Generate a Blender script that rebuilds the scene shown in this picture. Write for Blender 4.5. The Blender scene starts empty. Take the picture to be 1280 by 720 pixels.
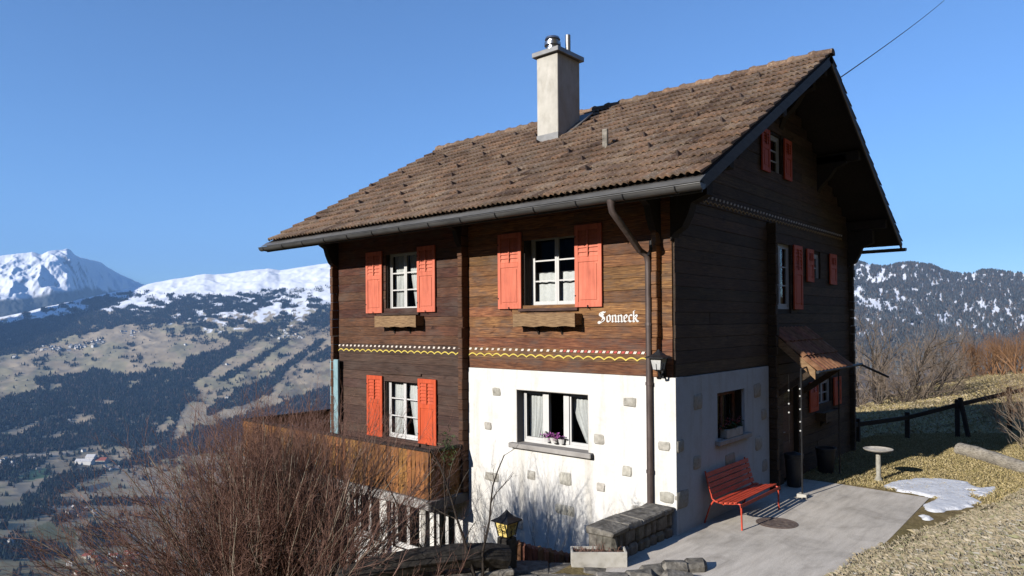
import bpy, bmesh, math, random
import numpy as np
from mathutils import Vector, Matrix

random.seed(7); RNG = np.random.default_rng(7)
SC = bpy.context.scene
COL = SC.collection
R = math.radians

# ------------------------------------------------------------------ camera, sky, sun, exposure
YAW, PITCH, ROLL, FPX, SHIFT = R(41.2147), R(0.530), R(-0.4386), 876.57, 35.494
CAM = np.array([5.35765, -9.97184, 3.33730])
def _cam_axes():
    cy, sy, cp, sp, cr, sr = (math.cos(YAW), math.sin(YAW), math.cos(PITCH), math.sin(PITCH), math.cos(ROLL), math.sin(ROLL))
    f = np.array([-sy*cp, cy*cp, sp]); r = np.array([cy, sy, 0.0]); u = np.cross(r, f)
    return np.array([cr*r+sr*u, -sr*r+cr*u, f])
AX = _cam_axes()
def ray(x, y):                     # direction through a photo pixel (1280 x 720)
    return AX.T @ np.array([(x-640)/FPX, -(y-360-SHIFT)/FPX, 1.0])
def at(x, y, axis, val):           # the point on a plane (axis = value) seen at that pixel
    d = ray(x, y); t = (val-CAM[axis])/d[axis]; return CAM+t*d
def at_range(x, y, r):
    d = ray(x, y); return CAM + d*(r/math.hypot(d[0], d[1]))
cd = bpy.data.cameras.new('camera'); cam = bpy.data.objects.new('camera', cd); COL.objects.link(cam)
m = Matrix.Identity(4)
for i in range(3):
    m[i][0], m[i][1], m[i][2], m[i][3] = AX[0][i], AX[1][i], -AX[2][i], CAM[i]
cam.matrix_world = m
cd.sensor_width = 36; cd.lens = FPX/1280*36; cd.shift_y = SHIFT/1280; cd.clip_start = .1; cd.clip_end = 60000
SC.camera = cam

SUN_AZ, SUN_EL = R(8.5), R(22.0)
W = bpy.data.worlds.new('World'); SC.world = W; W.use_nodes = True
nt = W.node_tree; nt.nodes.clear()
sky = nt.nodes.new('ShaderNodeTexSky'); sky.sky_type = 'NISHITA'; sky.sun_disc = False
sky.sun_elevation = SUN_EL; sky.sun_rotation = R(180)+SUN_AZ
sky.altitude = 1200; sky.air_density = 1.0; sky.dust_density = 0.0; sky.ozone_density = 7.0
bg = nt.nodes.new('ShaderNodeBackground'); bg.inputs['Strength'].default_value = 0.110
out = nt.nodes.new('ShaderNodeOutputWorld')
nt.links.new(sky.outputs[0], bg.inputs[0]); nt.links.new(bg.outputs[0], out.inputs[0])
sl = bpy.data.lights.new('sun', 'SUN'); sl.energy = 5.0; sl.angle = R(0.5); sl.color = (1.0, .95, .88)
so = bpy.data.objects.new('sun', sl); COL.objects.link(so)
so.rotation_euler = Vector((math.sin(SUN_AZ)*math.cos(SUN_EL), math.cos(SUN_AZ)*math.cos(SUN_EL), -math.sin(SUN_EL))).to_track_quat('-Z', 'Y').to_euler()
so.location = (0, -30, 30)
vs = SC.view_settings; vs.view_transform = 'Standard'; vs.look = 'None'; vs.exposure = 0.80; vs.gamma = 1.0; vs.use_curve_mapping = False
SC.cycles.max_bounces = 6; SC.cycles.diffuse_bounces = 1; SC.cycles.sample_clamp_indirect = .022; SC.cycles.transparent_max_bounces = 12; SC.cycles.volume_bounces = 0; SC.cycles.use_denoising = True
SC.cycles.caustics_reflective = False; SC.cycles.caustics_refractive = False

# ------------------------------------------------------------------ helpers
def tag(o, label=None, cat=None, group=None, kind=None):
    if label: o['label'] = label
    if cat: o['category'] = cat
    if group: o['group'] = group
    if kind: o['kind'] = kind
    return o
def link(name, me, parent=None):
    o = bpy.data.objects.new(name, me); COL.objects.link(o)
    if parent is not None: o.parent = parent
    return o
def empty(name, loc=(0, 0, 0)):
    o = bpy.data.objects.new(name, None); COL.objects.link(o); o.location = loc; o.empty_display_size = .2
    return o
def setp(o, parent):               # parent while keeping world coordinates (parents are only translated)
    o.parent = parent; o.matrix_parent_inverse = Matrix.Translation(-Vector(parent.location)) if parent.type == 'EMPTY' else Matrix.Identity(4)

FRONT = lambda p: (p[0], -p[1], p[2])      # u along X, v outwards, w up
GABLE = lambda p: (p[1], p[0], p[2])       # u along Y, v outwards, w up
BOXF = [(0,3,2,1),(4,5,6,7),(0,1,5,4),(1,2,6,5),(2,3,7,6),(3,0,4,7)]
class MB:
    def __init__(s, xf=None): s.v = []; s.f = []; s.xf = xf; s.smooth = False
    def add(s, vs, fs):
        n = len(s.v)
        for p in vs:
            p = tuple(float(c) for c in p); s.v.append(s.xf(p) if s.xf else p)
        for f in fs: s.f.append(tuple(i+n for i in f))
        return s
    def box(s, x0, x1, y0, y1, z0, z1, j=0.0):
        vs = [(x0,y0,z0),(x1,y0,z0),(x1,y1,z0),(x0,y1,z0),(x0,y0,z1),(x1,y0,z1),(x1,y1,z1),(x0,y1,z1)]
        if j: vs = [tuple(c+random.uniform(-j, j) for c in p) for p in vs]
        return s.add(vs, BOXF)
    def cbox(s, x0, x1, y0, y1, z0, z1, c=.01, j=0.0):   # box with chamfered edges
        pts = []
        for sx, X in ((1,x0),(-1,x1)):
            for sy, Y in ((1,y0),(-1,y1)):
                for sz, Z in ((1,z0),(-1,z1)):
                    jx, jy, jz = (random.uniform(-j, j) for _ in range(3)) if j else (0,0,0)
                    for k in range(3):
                        cc = [sx*c, sy*c, sz*c]; cc[k] = 0
                        pts.append((X+cc[0]+jx, Y+cc[1]+jy, Z+cc[2]+jz))
        return s.hull(pts)
    def hull(s, pts):
        b = bmesh.new()
        for p in pts: b.verts.new(p)
        r = bmesh.ops.convex_hull(b, input=b.verts)
        bmesh.ops.delete(b, geom=list({g for g in r['geom_interior']+r['geom_unused'] if isinstance(g, bmesh.types.BMVert)}), context='VERTS')
        bmesh.ops.dissolve_limit(b, angle_limit=.02, verts=b.verts, edges=b.edges)
        b.verts.index_update()
        vs = [tuple(v.co) for v in b.verts]; fs = [tuple(v.index for v in f.verts) for f in b.faces]
        b.free(); return s.add(vs, fs)
    def prism(s, poly, a0, a1, axis):      # polygon in the other two axes, extruded along axis
        n = len(poly); vs = []
        for a in (a0, a1):
            for p in poly:
                q = list(p); q.insert(axis, a); vs.append(tuple(q))
        fs = [tuple(range(n))[::-1], tuple(range(n, 2*n))]
        for i in range(n): fs.append((i, (i+1) % n, n+(i+1) % n, n+i))
        return s.add(vs, fs)
    def tube(s, path, rad, n=8, cap=True):
        path = [Vector(p) for p in path]; k = len(path)
        rads = rad if isinstance(rad, (list, tuple)) else [rad]*k
        vs = []; fs = []; prev = None
        for i, p in enumerate(path):
            d = (path[min(i+1, k-1)]-path[max(i-1, 0)]).normalized()
            ref = prev if prev is not None else (Vector((0,0,1)) if abs(d.z) < .9 else Vector((1,0,0)))
            a = (ref - d*ref.dot(d)).normalized(); b = d.cross(a); prev = a
            for q in range(n):
                t = 2*math.pi*q/n; vs.append(p+(a*math.cos(t)+b*math.sin(t))*rads[i])
        for i in range(k-1):
            for q in range(n): fs.append((i*n+q, i*n+(q+1) % n, (i+1)*n+(q+1) % n, (i+1)*n+q))
        if cap: fs += [tuple(range(n))[::-1], tuple(range((k-1)*n, k*n))]
        return s.add(vs, fs)
    def lathe(s, prof, c, n=16):           # (radius, z) profile about a vertical axis
        vs = []; fs = []; k = len(prof)
        for r, z in prof:
            for q in range(n): vs.append((c[0]+r*math.cos(2*math.pi*q/n), c[1]+r*math.sin(2*math.pi*q/n), c[2]+z))
        for i in range(k-1):
            for q in range(n): fs.append((i*n+q, i*n+(q+1) % n, (i+1)*n+(q+1) % n, (i+1)*n+q))
        fs += [tuple(range(n))[::-1], tuple(range((k-1)*n, k*n))]
        return s.add(vs, fs)
    def build(s, name, mat, parent=None, smooth=None, fix=True):
        me = bpy.data.meshes.new(name); me.from_pydata(s.v, [], s.f)
        if fix:
            b = bmesh.new(); b.from_mesh(me); bmesh.ops.recalc_face_normals(b, faces=b.faces); b.to_mesh(me); b.free()
        if mat: me.materials.append(mat)
        if smooth is not None:
            for p in me.polygons: p.use_smooth = True
            me.set_sharp_from_angle(angle=R(smooth))
        o = bpy.data.objects.new(name, me); COL.objects.link(o)
        if parent is not None: setp(o, parent)
        return o

def fast_mesh(name, V, F, mat=None, parent=None, smooth=False, col=None):
    """V (n,3), F (m,k) numpy -> object, with an optional per-vertex colour."""
    V = np.asarray(V, np.float32); F = np.asarray(F, np.int32); k = F.shape[1]
    me = bpy.data.meshes.new(name)
    me.vertices.add(len(V)); me.vertices.foreach_set('co', V.ravel())
    me.loops.add(F.size); me.loops.foreach_set('vertex_index', F.ravel())
    me.polygons.add(len(F)); me.polygons.foreach_set('loop_start', np.arange(0, F.size, k, dtype=np.int32))
    me.polygons.foreach_set('loop_total', np.full(len(F), k, np.int32))
    if smooth: me.polygons.foreach_set('use_smooth', np.ones(len(F), bool))
    if col is not None:
        a = me.color_attributes.new('Col', 'FLOAT_COLOR', 'POINT')
        c4 = np.ones((len(V), 4), np.float32); c4[:, :3] = col; a.data.foreach_set('color', c4.ravel())
    me.update(calc_edges=True); me.validate()
    if mat: me.materials.append(mat)
    o = bpy.data.objects.new(name, me); COL.objects.link(o)
    if parent is not None: setp(o, parent)
    return o

# value noise in numpy
_LAT = RNG.random((256, 256))
def vnoise(x, y):
    xi = np.floor(x).astype(int); yi = np.floor(y).astype(int); fx = x-xi; fy = y-yi
    fx = fx*fx*(3-2*fx); fy = fy*fy*(3-2*fy)
    a = _LAT[xi & 255, yi & 255]; b = _LAT[(xi+1) & 255, yi & 255]; c = _LAT[xi & 255, (yi+1) & 255]; d = _LAT[(xi+1) & 255, (yi+1) & 255]
    return (a*(1-fx)+b*fx)*(1-fy)+(c*(1-fx)+d*fx)*fy
def fbm(x, y, o=4):
    s = 0; a = .5; t = 0
    for i in range(o):
        s = s+a*vnoise(x*2**i+17.3*i, y*2**i+9.1*i); t += a; a *= .5
    return s/t
def sstep(a, b, x):
    t = np.clip((x-a)/(b-a), 0, 1); return t*t*(3-2*t)

# ------------------------------------------------------------------ materials
def nodes(name):
    mt = bpy.data.materials.new(name); mt.use_nodes = True
    t = mt.node_tree; return mt, t, t.nodes['Principled BSDF'], t.nodes, t.links
def mixc(n, l, mode, fac, a, b):
    x = n.new('ShaderNodeMix'); x.data_type = 'RGBA'; x.blend_type = mode
    for s, v in ((x.inputs[0], fac), (x.inputs[6], a), (x.inputs[7], b)):
        if hasattr(v, 'is_linked') or isinstance(v, bpy.types.NodeSocket): l.new(v, s)
        else: s.default_value = (*v, 1) if isinstance(v, tuple) else v
    return x.outputs[2]
def noise(n, l, vec, scale, detail=6, rough=.6, dist=0.0):
    x = n.new('ShaderNodeTexNoise'); x.inputs['Scale'].default_value = scale; x.inputs['Detail'].default_value = detail
    x.inputs['Roughness'].default_value = rough; x.inputs['Distortion'].default_value = dist
    l.new(vec, x.inputs['Vector']); return x.outputs['Fac']
def ramp(n, l, fac, stops):
    x = n.new('ShaderNodeValToRGB'); e = x.color_ramp.elements
    while len(e) < len(stops): e.new(.5)
    for q, (p, c) in zip(e, stops): q.position = p; q.color = (*c, 1) if len(c) == 3 else c
    l.new(fac, x.inputs[0]); return x.outputs[0]
def pos(n, l, stretch=(1, 1, 1), rnd_off=False):
    g = n.new('ShaderNodeNewGeometry'); mp = n.new('ShaderNodeMapping'); mp.inputs['Scale'].default_value = stretch
    l.new(g.outputs['Position'], mp.inputs['Vector'])
    if rnd_off:
        oi = n.new('ShaderNodeObjectInfo'); cx = n.new('ShaderNodeCombineXYZ'); mu = n.new('ShaderNodeMath'); mu.operation = 'MULTIPLY'; mu.inputs[1].default_value = 91.0
        l.new(oi.outputs['Random'], mu.inputs[0]); l.new(mu.outputs[0], cx.inputs[0]); l.new(mu.outputs[0], cx.inputs[1]); l.new(mu.outputs[0], cx.inputs[2])
        l.new(cx.outputs[0], mp.inputs['Location'])
    return mp.outputs[0]
def pmat(name, stops, scale=6, stretch=(1, 1, 1), rough=.8, bump=.15, bdist=.01, rnd=0.0, hue=0.0, blotch=.25, bl_scale=1.2, metallic=0.0, spec=.3, rnd_off=False, detail=8, dist=0.0, extra=None):
    mt, t, b, n, l = nodes(name)
    v = pos(n, l, stretch, rnd_off)
    f = noise(n, l, v, scale, detail, .62, dist)
    k = len(stops)
    c = ramp(n, l, f, [(.3+.4*i/(k-1), s) for i, s in enumerate(stops)])
    if blotch:
        f2 = noise(n, l, pos(n, l), bl_scale, 4, .6)
        g = ramp(n, l, f2, [(.3, (1-blotch,)*3), (.7, (1.0+blotch*.5,)*3)])
        c = mixc(n, l, 'MULTIPLY', 1.0, c, g)
    if rnd or hue:
        oi = n.new('ShaderNodeObjectInfo'); h = n.new('ShaderNodeHueSaturation')
        mr = n.new('ShaderNodeMapRange'); mr.inputs[3].default_value = 1-rnd; mr.inputs[4].default_value = 1+rnd
        l.new(oi.outputs['Random'], mr.inputs[0]); l.new(mr.outputs[0], h.inputs['Value'])
        if hue:
            m7 = n.new('ShaderNodeMath'); m7.operation = 'MULTIPLY'; m7.inputs[1].default_value = 7.31
            fr = n.new('ShaderNodeMath'); fr.operation = 'FRACT'
            l.new(oi.outputs['Random'], m7.inputs[0]); l.new(m7.outputs[0], fr.inputs[0])
            mh = n.new('ShaderNodeMapRange'); mh.inputs[3].default_value = .5-hue; mh.inputs[4].default_value = .5+hue
            l.new(fr.outputs[0], mh.inputs[0]); l.new(mh.outputs[0], h.inputs['Hue'])
        l.new(c, h.inputs['Color']); c = h.outputs[0]
    if extra: c = extra(n, l, c)
    l.new(c, b.inputs['Base Color'])
    b.inputs['Roughness'].default_value = rough; b.inputs['Metallic'].default_value = metallic; b.inputs['Specular IOR Level'].default_value = spec
    if bump:
        bp = n.new('ShaderNodeBump'); bp.inputs['Strength'].default_value = bump; bp.inputs['Distance'].default_value = bdist
        l.new(f, bp.inputs['Height']); l.new(bp.outputs[0], b.inputs['Normal'])
    return mt
def colmat(name, rough=.9, bump=0, scale=1.0):
    mt, t, b, n, l = nodes(name)
    a = n.new('ShaderNodeVertexColor'); a.layer_name = 'Col'
    l.new(a.outputs[0], b.inputs['Base Color']); b.inputs['Roughness'].default_value = rough; b.inputs['Specular IOR Level'].default_value = .1
    return mt
def weathered(along, grey=.5):      # fine streaks along the plank, knots, and patches bleached grey
    def fn(n, l, c):
        st = (1.0, 1.0, 55) if along == 0 else (1.0, 1.0, 55)
        f = noise(n, l, pos(n, l, (1.3 if along == 0 else 40, 40 if along == 0 else 1.3, 48), True), 1.6, 5, .6)
        c = mixc(n, l, 'MULTIPLY', 1.0, c, ramp(n, l, f, [(.28, (.48,.44,.42)), (.5, (1,1,1)), (.72, (1.5,1.46,1.4))]))
        w = noise(n, l, pos(n, l, (.9, .9, 2.6)), 1.5, 5, .65)
        c = mixc(n, l, 'MIX', ramp(n, l, w, [(.48, (0,0,0)), (.68, (grey,)*3)]), c, (.085,.062,.05))
        return knots(n, l, c)
    return fn
def knots(n, l, c):                # dark knots and sap streaks with a shape of their own
    k = noise(n, l, pos(n, l, (1.6, 1.6, 5)), 2.2, 3, .5, .6)
    g = ramp(n, l, k, [(.0, (1, 1, 1)), (.62, (1, 1, 1)), (.74, (.42, .36, .33)), (1, (.3, .26, .25))])
    return mixc(n, l, 'MULTIPLY', 1.0, c, g)
def stains(n, l, c):
    w = noise(n, l, pos(n, l, (1, 1, 1)), 1.1, 6, .7, .8); c = mixc(n, l, 'MULTIPLY', 1.0, c, ramp(n, l, w, [(.32, (.72,.71,.70)), (.5, (1,1,1)), (.75, (1.06,1.05,1.04))]))
    sp = noise(n, l, pos(n, l), 55, 3, .6); return mixc(n, l, 'MULTIPLY', 1.0, c, ramp(n, l, sp, [(.3, (.8,.79,.78)), (.6, (1.05,1.05,1.05))]))
def wall_dirt(n, l, c):             # rain streaks and splashed dirt in the render
    w = noise(n, l, pos(n, l, (5, 5, .35)), 1.0, 5, .65); c = mixc(n, l, 'MULTIPLY', 1.0, c, ramp(n, l, w, [(.30, (.84,.82,.78)), (.48, (1,1,1))]))
    sp = noise(n, l, pos(n, l), 26, 5, .7); return mixc(n, l, 'MULTIPLY', 1.0, c, ramp(n, l, sp, [(.3, (.92,.915,.905)), (.6, (1.02,1.02,1.02))]))
M = {}
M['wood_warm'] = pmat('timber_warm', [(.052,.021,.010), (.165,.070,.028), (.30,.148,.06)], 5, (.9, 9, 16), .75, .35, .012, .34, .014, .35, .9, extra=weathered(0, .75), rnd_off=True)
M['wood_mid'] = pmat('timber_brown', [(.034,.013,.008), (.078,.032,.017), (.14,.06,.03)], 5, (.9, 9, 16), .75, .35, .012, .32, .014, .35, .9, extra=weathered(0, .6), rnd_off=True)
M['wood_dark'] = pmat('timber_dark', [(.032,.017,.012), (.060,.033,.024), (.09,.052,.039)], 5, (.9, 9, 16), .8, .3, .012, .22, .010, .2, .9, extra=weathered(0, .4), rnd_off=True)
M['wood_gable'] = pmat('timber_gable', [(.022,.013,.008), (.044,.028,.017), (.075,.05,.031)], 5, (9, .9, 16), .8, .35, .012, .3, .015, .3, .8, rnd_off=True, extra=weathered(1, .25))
M['wood_black'] = pmat('timber_black', [(.008,.006,.005), (.018,.013,.01), (.032,.024,.019)], 6, (6, 6, 6), .85, .25, .01, .2)
M['core'] = pmat('wall_core', [(.012,.009,.007), (.022,.016,.012)], 4, bump=0)
M['plaster'] = pmat('white_plaster', [(.60,.58,.54), (.665,.65,.615), (.69,.675,.645)], 3.5, (1, 1, 1), .92, .35, .006, 0, 0, .06, .5, detail=12, extra=wall_dirt)
M['plaster_grey'] = pmat('gable_plaster', [(.40,.375,.345), (.48,.455,.42), (.53,.505,.47)], 3.5, (1, 1, .6), .92, .35, .006, 0, 0, .16, .6, detail=12)
M['chimney'] = pmat('chimney_render', [(.37,.345,.30), (.47,.45,.40), (.52,.495,.445)], 5, (1, 1, .5), .92, .5, .01, 0, 0, .22, 1.5, detail=12)
M['stone_set'] = pmat('set_stone', [(.26,.245,.21), (.39,.365,.315), (.48,.455,.40)], 16, rough=.9, bump=.5, bdist=.01, rnd=.15, hue=.015)
M['stone_dark'] = pmat('wall_stone', [(.045,.04,.034), (.11,.10,.083), (.22,.205,.17)], 7, rough=.92, bump=.9, bdist=.03, rnd=.3, hue=.02, rnd_off=True)
M['stone_slab'] = pmat('cap_stone', [(.06,.053,.045), (.17,.155,.13), (.30,.275,.235)], 9, rough=.92, bump=.9, bdist=.03, rnd=.2, rnd_off=True)
M['mortar'] = pmat('wall_mortar', [(.05,.045,.04), (.10,.09,.08)], 12, bump=.5)
M['rust_stone'] = pmat('rust_stone', [(.06,.028,.016), (.15,.07,.038), (.24,.13,.075)], 12, (1, 1, .4), .9, .7, .02, .3, .02, rnd_off=True)
M['concrete'] = pmat('patio_concrete', [(.48,.43,.365), (.60,.545,.465), (.68,.62,.54)], 2.4, (3.4, .55, 1), .85, .3, .006, 0, 0, .16, .45, detail=14, extra=stains)
M['slab'] = pmat('balcony_concrete', [(.28,.26,.24), (.40,.38,.35)], 5)
M['trough'] = pmat('trough_concrete', [(.33,.305,.26), (.46,.435,.38), (.52,.495,.445)], 7, bump=.4)
def faded(n, l, c):                 # sun-faded streaks, grime and small chips in the paint
    w = noise(n, l, pos(n, l, (9, 9, .8)), 1.4, 6, .65); c = mixc(n, l, 'MULTIPLY', 1.0, c, ramp(n, l, w, [(.28, (.74,.70,.70)), (.5, (1,1,1)), (.75, (1.06,1.12,1.15))]))
    k = noise(n, l, pos(n, l), 38, 4, .6); return mixc(n, l, 'MIX', ramp(n, l, k, [(.70, (0,0,0)), (.76, (.8,.8,.8))]), c, (.20,.12,.09))
def shutter_mat(name, base):
    d = tuple(c*.82 for c in base); li = tuple(min(.9, c*1.06+.01) for c in base)
    return pmat(name, [d, base, li], 6, (3, 3, .4), .6, .2, .004, .07, 0, .16, 2.2, spec=.3, extra=faded)
M['red_pink'] = shutter_mat('shutter_salmon', (.58,.15,.088))
M['red_orange'] = shutter_mat('shutter_orange', (.50,.075,.024))
M['bench_red'] = pmat('bench_paint', [(.50,.055,.026), (.62,.085,.042)], 8, rough=.45, bump=.08, rnd=.07, blotch=.25, bl_scale=5, spec=.45, extra=faded)
M['white'] = pmat('white_paint', [(.54,.53,.51), (.60,.59,.575)], 8, (1, 1, .5), .45, .05, .003, blotch=.06, spec=.4)
M['gutter'] = pmat('gutter_zinc', [(.05,.05,.051), (.085,.083,.081), (.115,.112,.106)], 4, (.5, 3, 3), .5, .08, .003, 0, 0, .25, 1.0, metallic=.35, spec=.5)
M['pipe'] = pmat('pipe_copper_brown', [(.05,.036,.032), (.095,.07,.062), (.13,.10,.09)], 5, (3, 3, .6), .5, .08, .003, 0, 0, .3, 1.3, metallic=.3, spec=.5)
M['sheet'] = pmat('sheet_metal', [(.20,.198,.193), (.29,.287,.28)], 5, (1, 1, 2), .45, .05, .003, metallic=.6, spec=.5)
M['steel'] = pmat('stainless', [(.45,.45,.45), (.6,.6,.6)], 5, rough=.28, bump=0, metallic=.95)
M['iron'] = pmat('black_iron', [(.012,.012,.013), (.03,.03,.032)], 12, rough=.5, bump=.1, metallic=.3)
M['barge'] = pmat('bargeboard', [(.035,.035,.038), (.062,.062,.066)], 6, (1, .5, 3), .7, .2)
M['barge_edge'] = pmat('bargeboard_edge', [(.16,.11,.06), (.26,.19,.11)], 6)
M['yellow'] = pmat('yellow_trim', [(.56,.42,.07), (.70,.56,.13)], 14, rough=.7, bump=.1, blotch=.2, bl_scale=3)
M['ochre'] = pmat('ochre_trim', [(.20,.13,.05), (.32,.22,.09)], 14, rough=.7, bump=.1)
M['trim_white'] = pmat('trim_white', [(.62,.52,.44), (.74,.68,.60)], 14, rough=.7, bump=.1)
M['trim_red'] = pmat('trim_red', [(.36,.05,.04), (.48,.10,.08)], 14, rough=.7, bump=.1)
M['letter'] = pmat('letter_white', [(.56,.55,.52), (.62,.61,.585)], 14, rough=.6, bump=0, blotch=.05)
M['balcony'] = pmat('balcony_board', [(.12,.05,.014), (.24,.105,.028), (.33,.155,.048)], 5, (7, 7, .8), .7, .3, .01, .25, .012, .3, 1.2, rnd_off=True)
M['box_wood'] = pmat('flower_box_wood', [(.11,.063,.033), (.22,.135,.068), (.31,.20,.105)], 6, (1, 5, 9), .8, .4, .012, .1)
M['teal'] = pmat('pale_blue_paint', [(.17,.29,.32), (.26,.40,.43)], 6, (3, 3, .6), .6, .15, .005)
M['log'] = pmat('weathered_log', [(.12,.10,.075), (.34,.30,.24), (.46,.42,.35)], 9, (1.4, 1.1, 7), .9, 1.0, .03, blotch=.35, bl_scale=3)
M['fence'] = pmat('fence_wood', [(.025,.019,.014), (.05,.038,.028)], 8, (1, 1, 3), .85, .3)
M['manhole'] = pmat('rusty_cover', [(.085,.062,.05), (.15,.11,.09), (.20,.16,.13)], 14, rough=.8, bump=.5)
M['soil'] = pmat('soil', [(.05,.035,.022), (.11,.075,.045)], 30, bump=.8, bdist=.02)
M['snow'] = pmat('old_snow', [(.55,.56,.60), (.72,.735,.77), (.78,.80,.84)], 22, rough=.75, bump=.8, bdist=.02, blotch=.14, bl_scale=3)
M['petal'] = pmat('pink_petal', [(.48,.10,.42), (.66,.22,.60)], 40, rough=.6, bump=0, rnd=.2)
M['petal_red'] = pmat('dull_red_petal', [(.14,.03,.03), (.26,.06,.055)], 40, rough=.6, bump=0, rnd=.2)
M['leaf'] = pmat('leaf_green', [(.025,.05,.014), (.06,.10,.028)], 30, rough=.6, bump=0, rnd=.2)
M['curtain'] = pmat('lace_curtain', [(.56,.56,.55), (.70,.70,.69)], 24, (1, 1, 1), .9, .1, .003, blotch=.1)
M['room'] = pmat('dark_room', [(.02,.018,.016), (.045,.04,.035)], 2, bump=0)
M['bark_red'] = pmat('twig_red_brown', [(.12,.058,.042), (.215,.115,.085), (.31,.19,.145)], 3, rough=.8, bump=0, blotch=.35, bl_scale=2.5)
M['bark_tan'] = pmat('stem_tan', [(.11,.085,.062), (.23,.185,.14), (.36,.305,.24)], 4, rough=.8, bump=0, blotch=.35, bl_scale=3)
M['bark_grey'] = pmat('bark_grey', [(.045,.035,.028), (.10,.082,.065), (.15,.125,.10)], 4, rough=.85, bump=0, blotch=.3, bl_scale=.5)
M['bark_brown'] = pmat('bark_brown', [(.12,.09,.066), (.23,.175,.13), (.30,.24,.185)], 1.5, rough=.85, bump=0, blotch=.3, bl_scale=.3)
M['bark_orange'] = pmat('bark_orange', [(.13,.065,.032), (.23,.12,.058), (.29,.17,.09)], 1.5, rough=.85, bump=0, blotch=.3, bl_scale=.4)
M['bark_dark'] = pmat('bark_dark', [(.02,.015,.012), (.05,.038,.03)], 6, rough=.85, bump=.3)
M['beam_dark'] = pmat('dark_timber', [(.012,.01,.009), (.03,.026,.022), (.055,.048,.04)], 4, (3, 3, 3), .8, .6, .02)  # near-black brown timber for the beam and posts
M['bin'] = pmat('dark_plastic', [(.015,.016,.018), (.03,.03,.033)], 8, rough=.5, bump=.05)
M['wire'] = pmat('black_cable', [(.012,.012,.013), (.02,.02,.02)], 8, bump=0)
def tile_mat():
    mt, t, b, n, l = nodes('roof_tile')
    oi = n.new('ShaderNodeObjectInfo'); a = n.new('ShaderNodeAttribute'); a.attribute_name = 'tile_rnd'
    ad = n.new('ShaderNodeMath'); ad.operation = 'ADD'; fr = n.new('ShaderNodeMath'); fr.operation = 'FRACT'
    l.new(oi.outputs['Random'], ad.inputs[0]); l.new(a.outputs['Fac'], ad.inputs[1]); l.new(ad.outputs[0], fr.inputs[0])
    c = ramp(n, l, fr.outputs[0], [(0, (.095,.062,.047)), (.2, (.15,.102,.075)), (.45, (.18,.128,.096)), (.65, (.215,.135,.092)), (.84, (.155,.118,.096)), (1, (.245,.18,.135))])
    v = pos(n, l); f = noise(n, l, v, 14, 8, .65)
    c = mixc(n, l, 'MULTIPLY', 1.0, c, ramp(n, l, f, [(.3, (.55,.53,.5)), (.68, (1.35,1.3,1.2))]))
    li = noise(n, l, v, 30, 4, .6)     # pale lichen specks
    c = mixc(n, l, 'MIX', ramp(n, l, li, [(.58, (0,0,0)), (.72, (.75,.75,.75))]), c, (.46,.41,.31))
    big = noise(n, l, v, .8, 3, .5)
    c = mixc(n, l, 'MULTIPLY', 1.0, c, ramp(n, l, big, [(.3, (.62,.6,.58)), (.5, (1,1,1)), (.7, (1.2,1.17,1.12))]))
    l.new(c, b.inputs['Base Color']); b.inputs['Roughness'].default_value = .85; b.inputs['Specular IOR Level'].default_value = .25
    bp = n.new('ShaderNodeBump'); bp.inputs['Strength'].default_value = .4; bp.inputs['Distance'].default_value = .006
    l.new(f, bp.inputs['Height']); l.new(bp.outputs[0], b.inputs['Normal'])
    return mt
M['tile'] = tile_mat()
M['canopy_tile'] = pmat('canopy_sheet', [(.12,.05,.026), (.22,.10,.053), (.30,.155,.09)], 7, rough=.75, bump=.2, rnd=.12, hue=.012)
def glass_mat():
    mt, t, b, n, l = nodes('window_glass'); n.remove(b)
    o = n['Material Output']; tr = n.new('ShaderNodeBsdfTransparent'); tr.inputs[0].default_value = (.965,.975,.97,1)
    gl = n.new('ShaderNodeBsdfGlossy'); gl.inputs['Roughness'].default_value = .02
    fz = n.new('ShaderNodeFresnel'); gm = n.new('ShaderNodeNewGeometry'); mr = n.new('ShaderNodeMapRange')
    mr.inputs[3].default_value = 1.5; mr.inputs[4].default_value = 1/1.5    # the back of the sheet reflects like its front
    l.new(gm.outputs['Backfacing'], mr.inputs[0]); l.new(mr.outputs[0], fz.inputs[0])
    v = pos(n, l); f = noise(n, l, v, 2.5, 2, .5); bp = n.new('ShaderNodeBump'); bp.inputs['Strength'].default_value = .04; bp.inputs['Distance'].default_value = .02
    l.new(f, bp.inputs['Height']); l.new(bp.outputs[0], gl.inputs['Normal'])
    mx = n.new('ShaderNodeMixShader'); l.new(fz.outputs[0], mx.inputs[0]); l.new(tr.outputs[0], mx.inputs[1]); l.new(gl.outputs[0], mx.inputs[2])
    l.new(mx.outputs[0], o.inputs[0]); return mt
M['glass'] = glass_mat()
M['amber'] = pmat('amber_glass', [(.66,.47,.11), (.85,.68,.26)], 20, rough=.35, bump=.3, bdist=.004, blotch=.25, bl_scale=12)
M['lamp_glass'] = pmat('milky_glass', [(.42,.42,.40), (.55,.55,.53)], 12, rough=.3, bump=.1)
M['far'] = colmat('far_land'); M['far_tree'] = colmat('far_trees'); M['grass'] = colmat('dry_grass_blades', .8)
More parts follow.
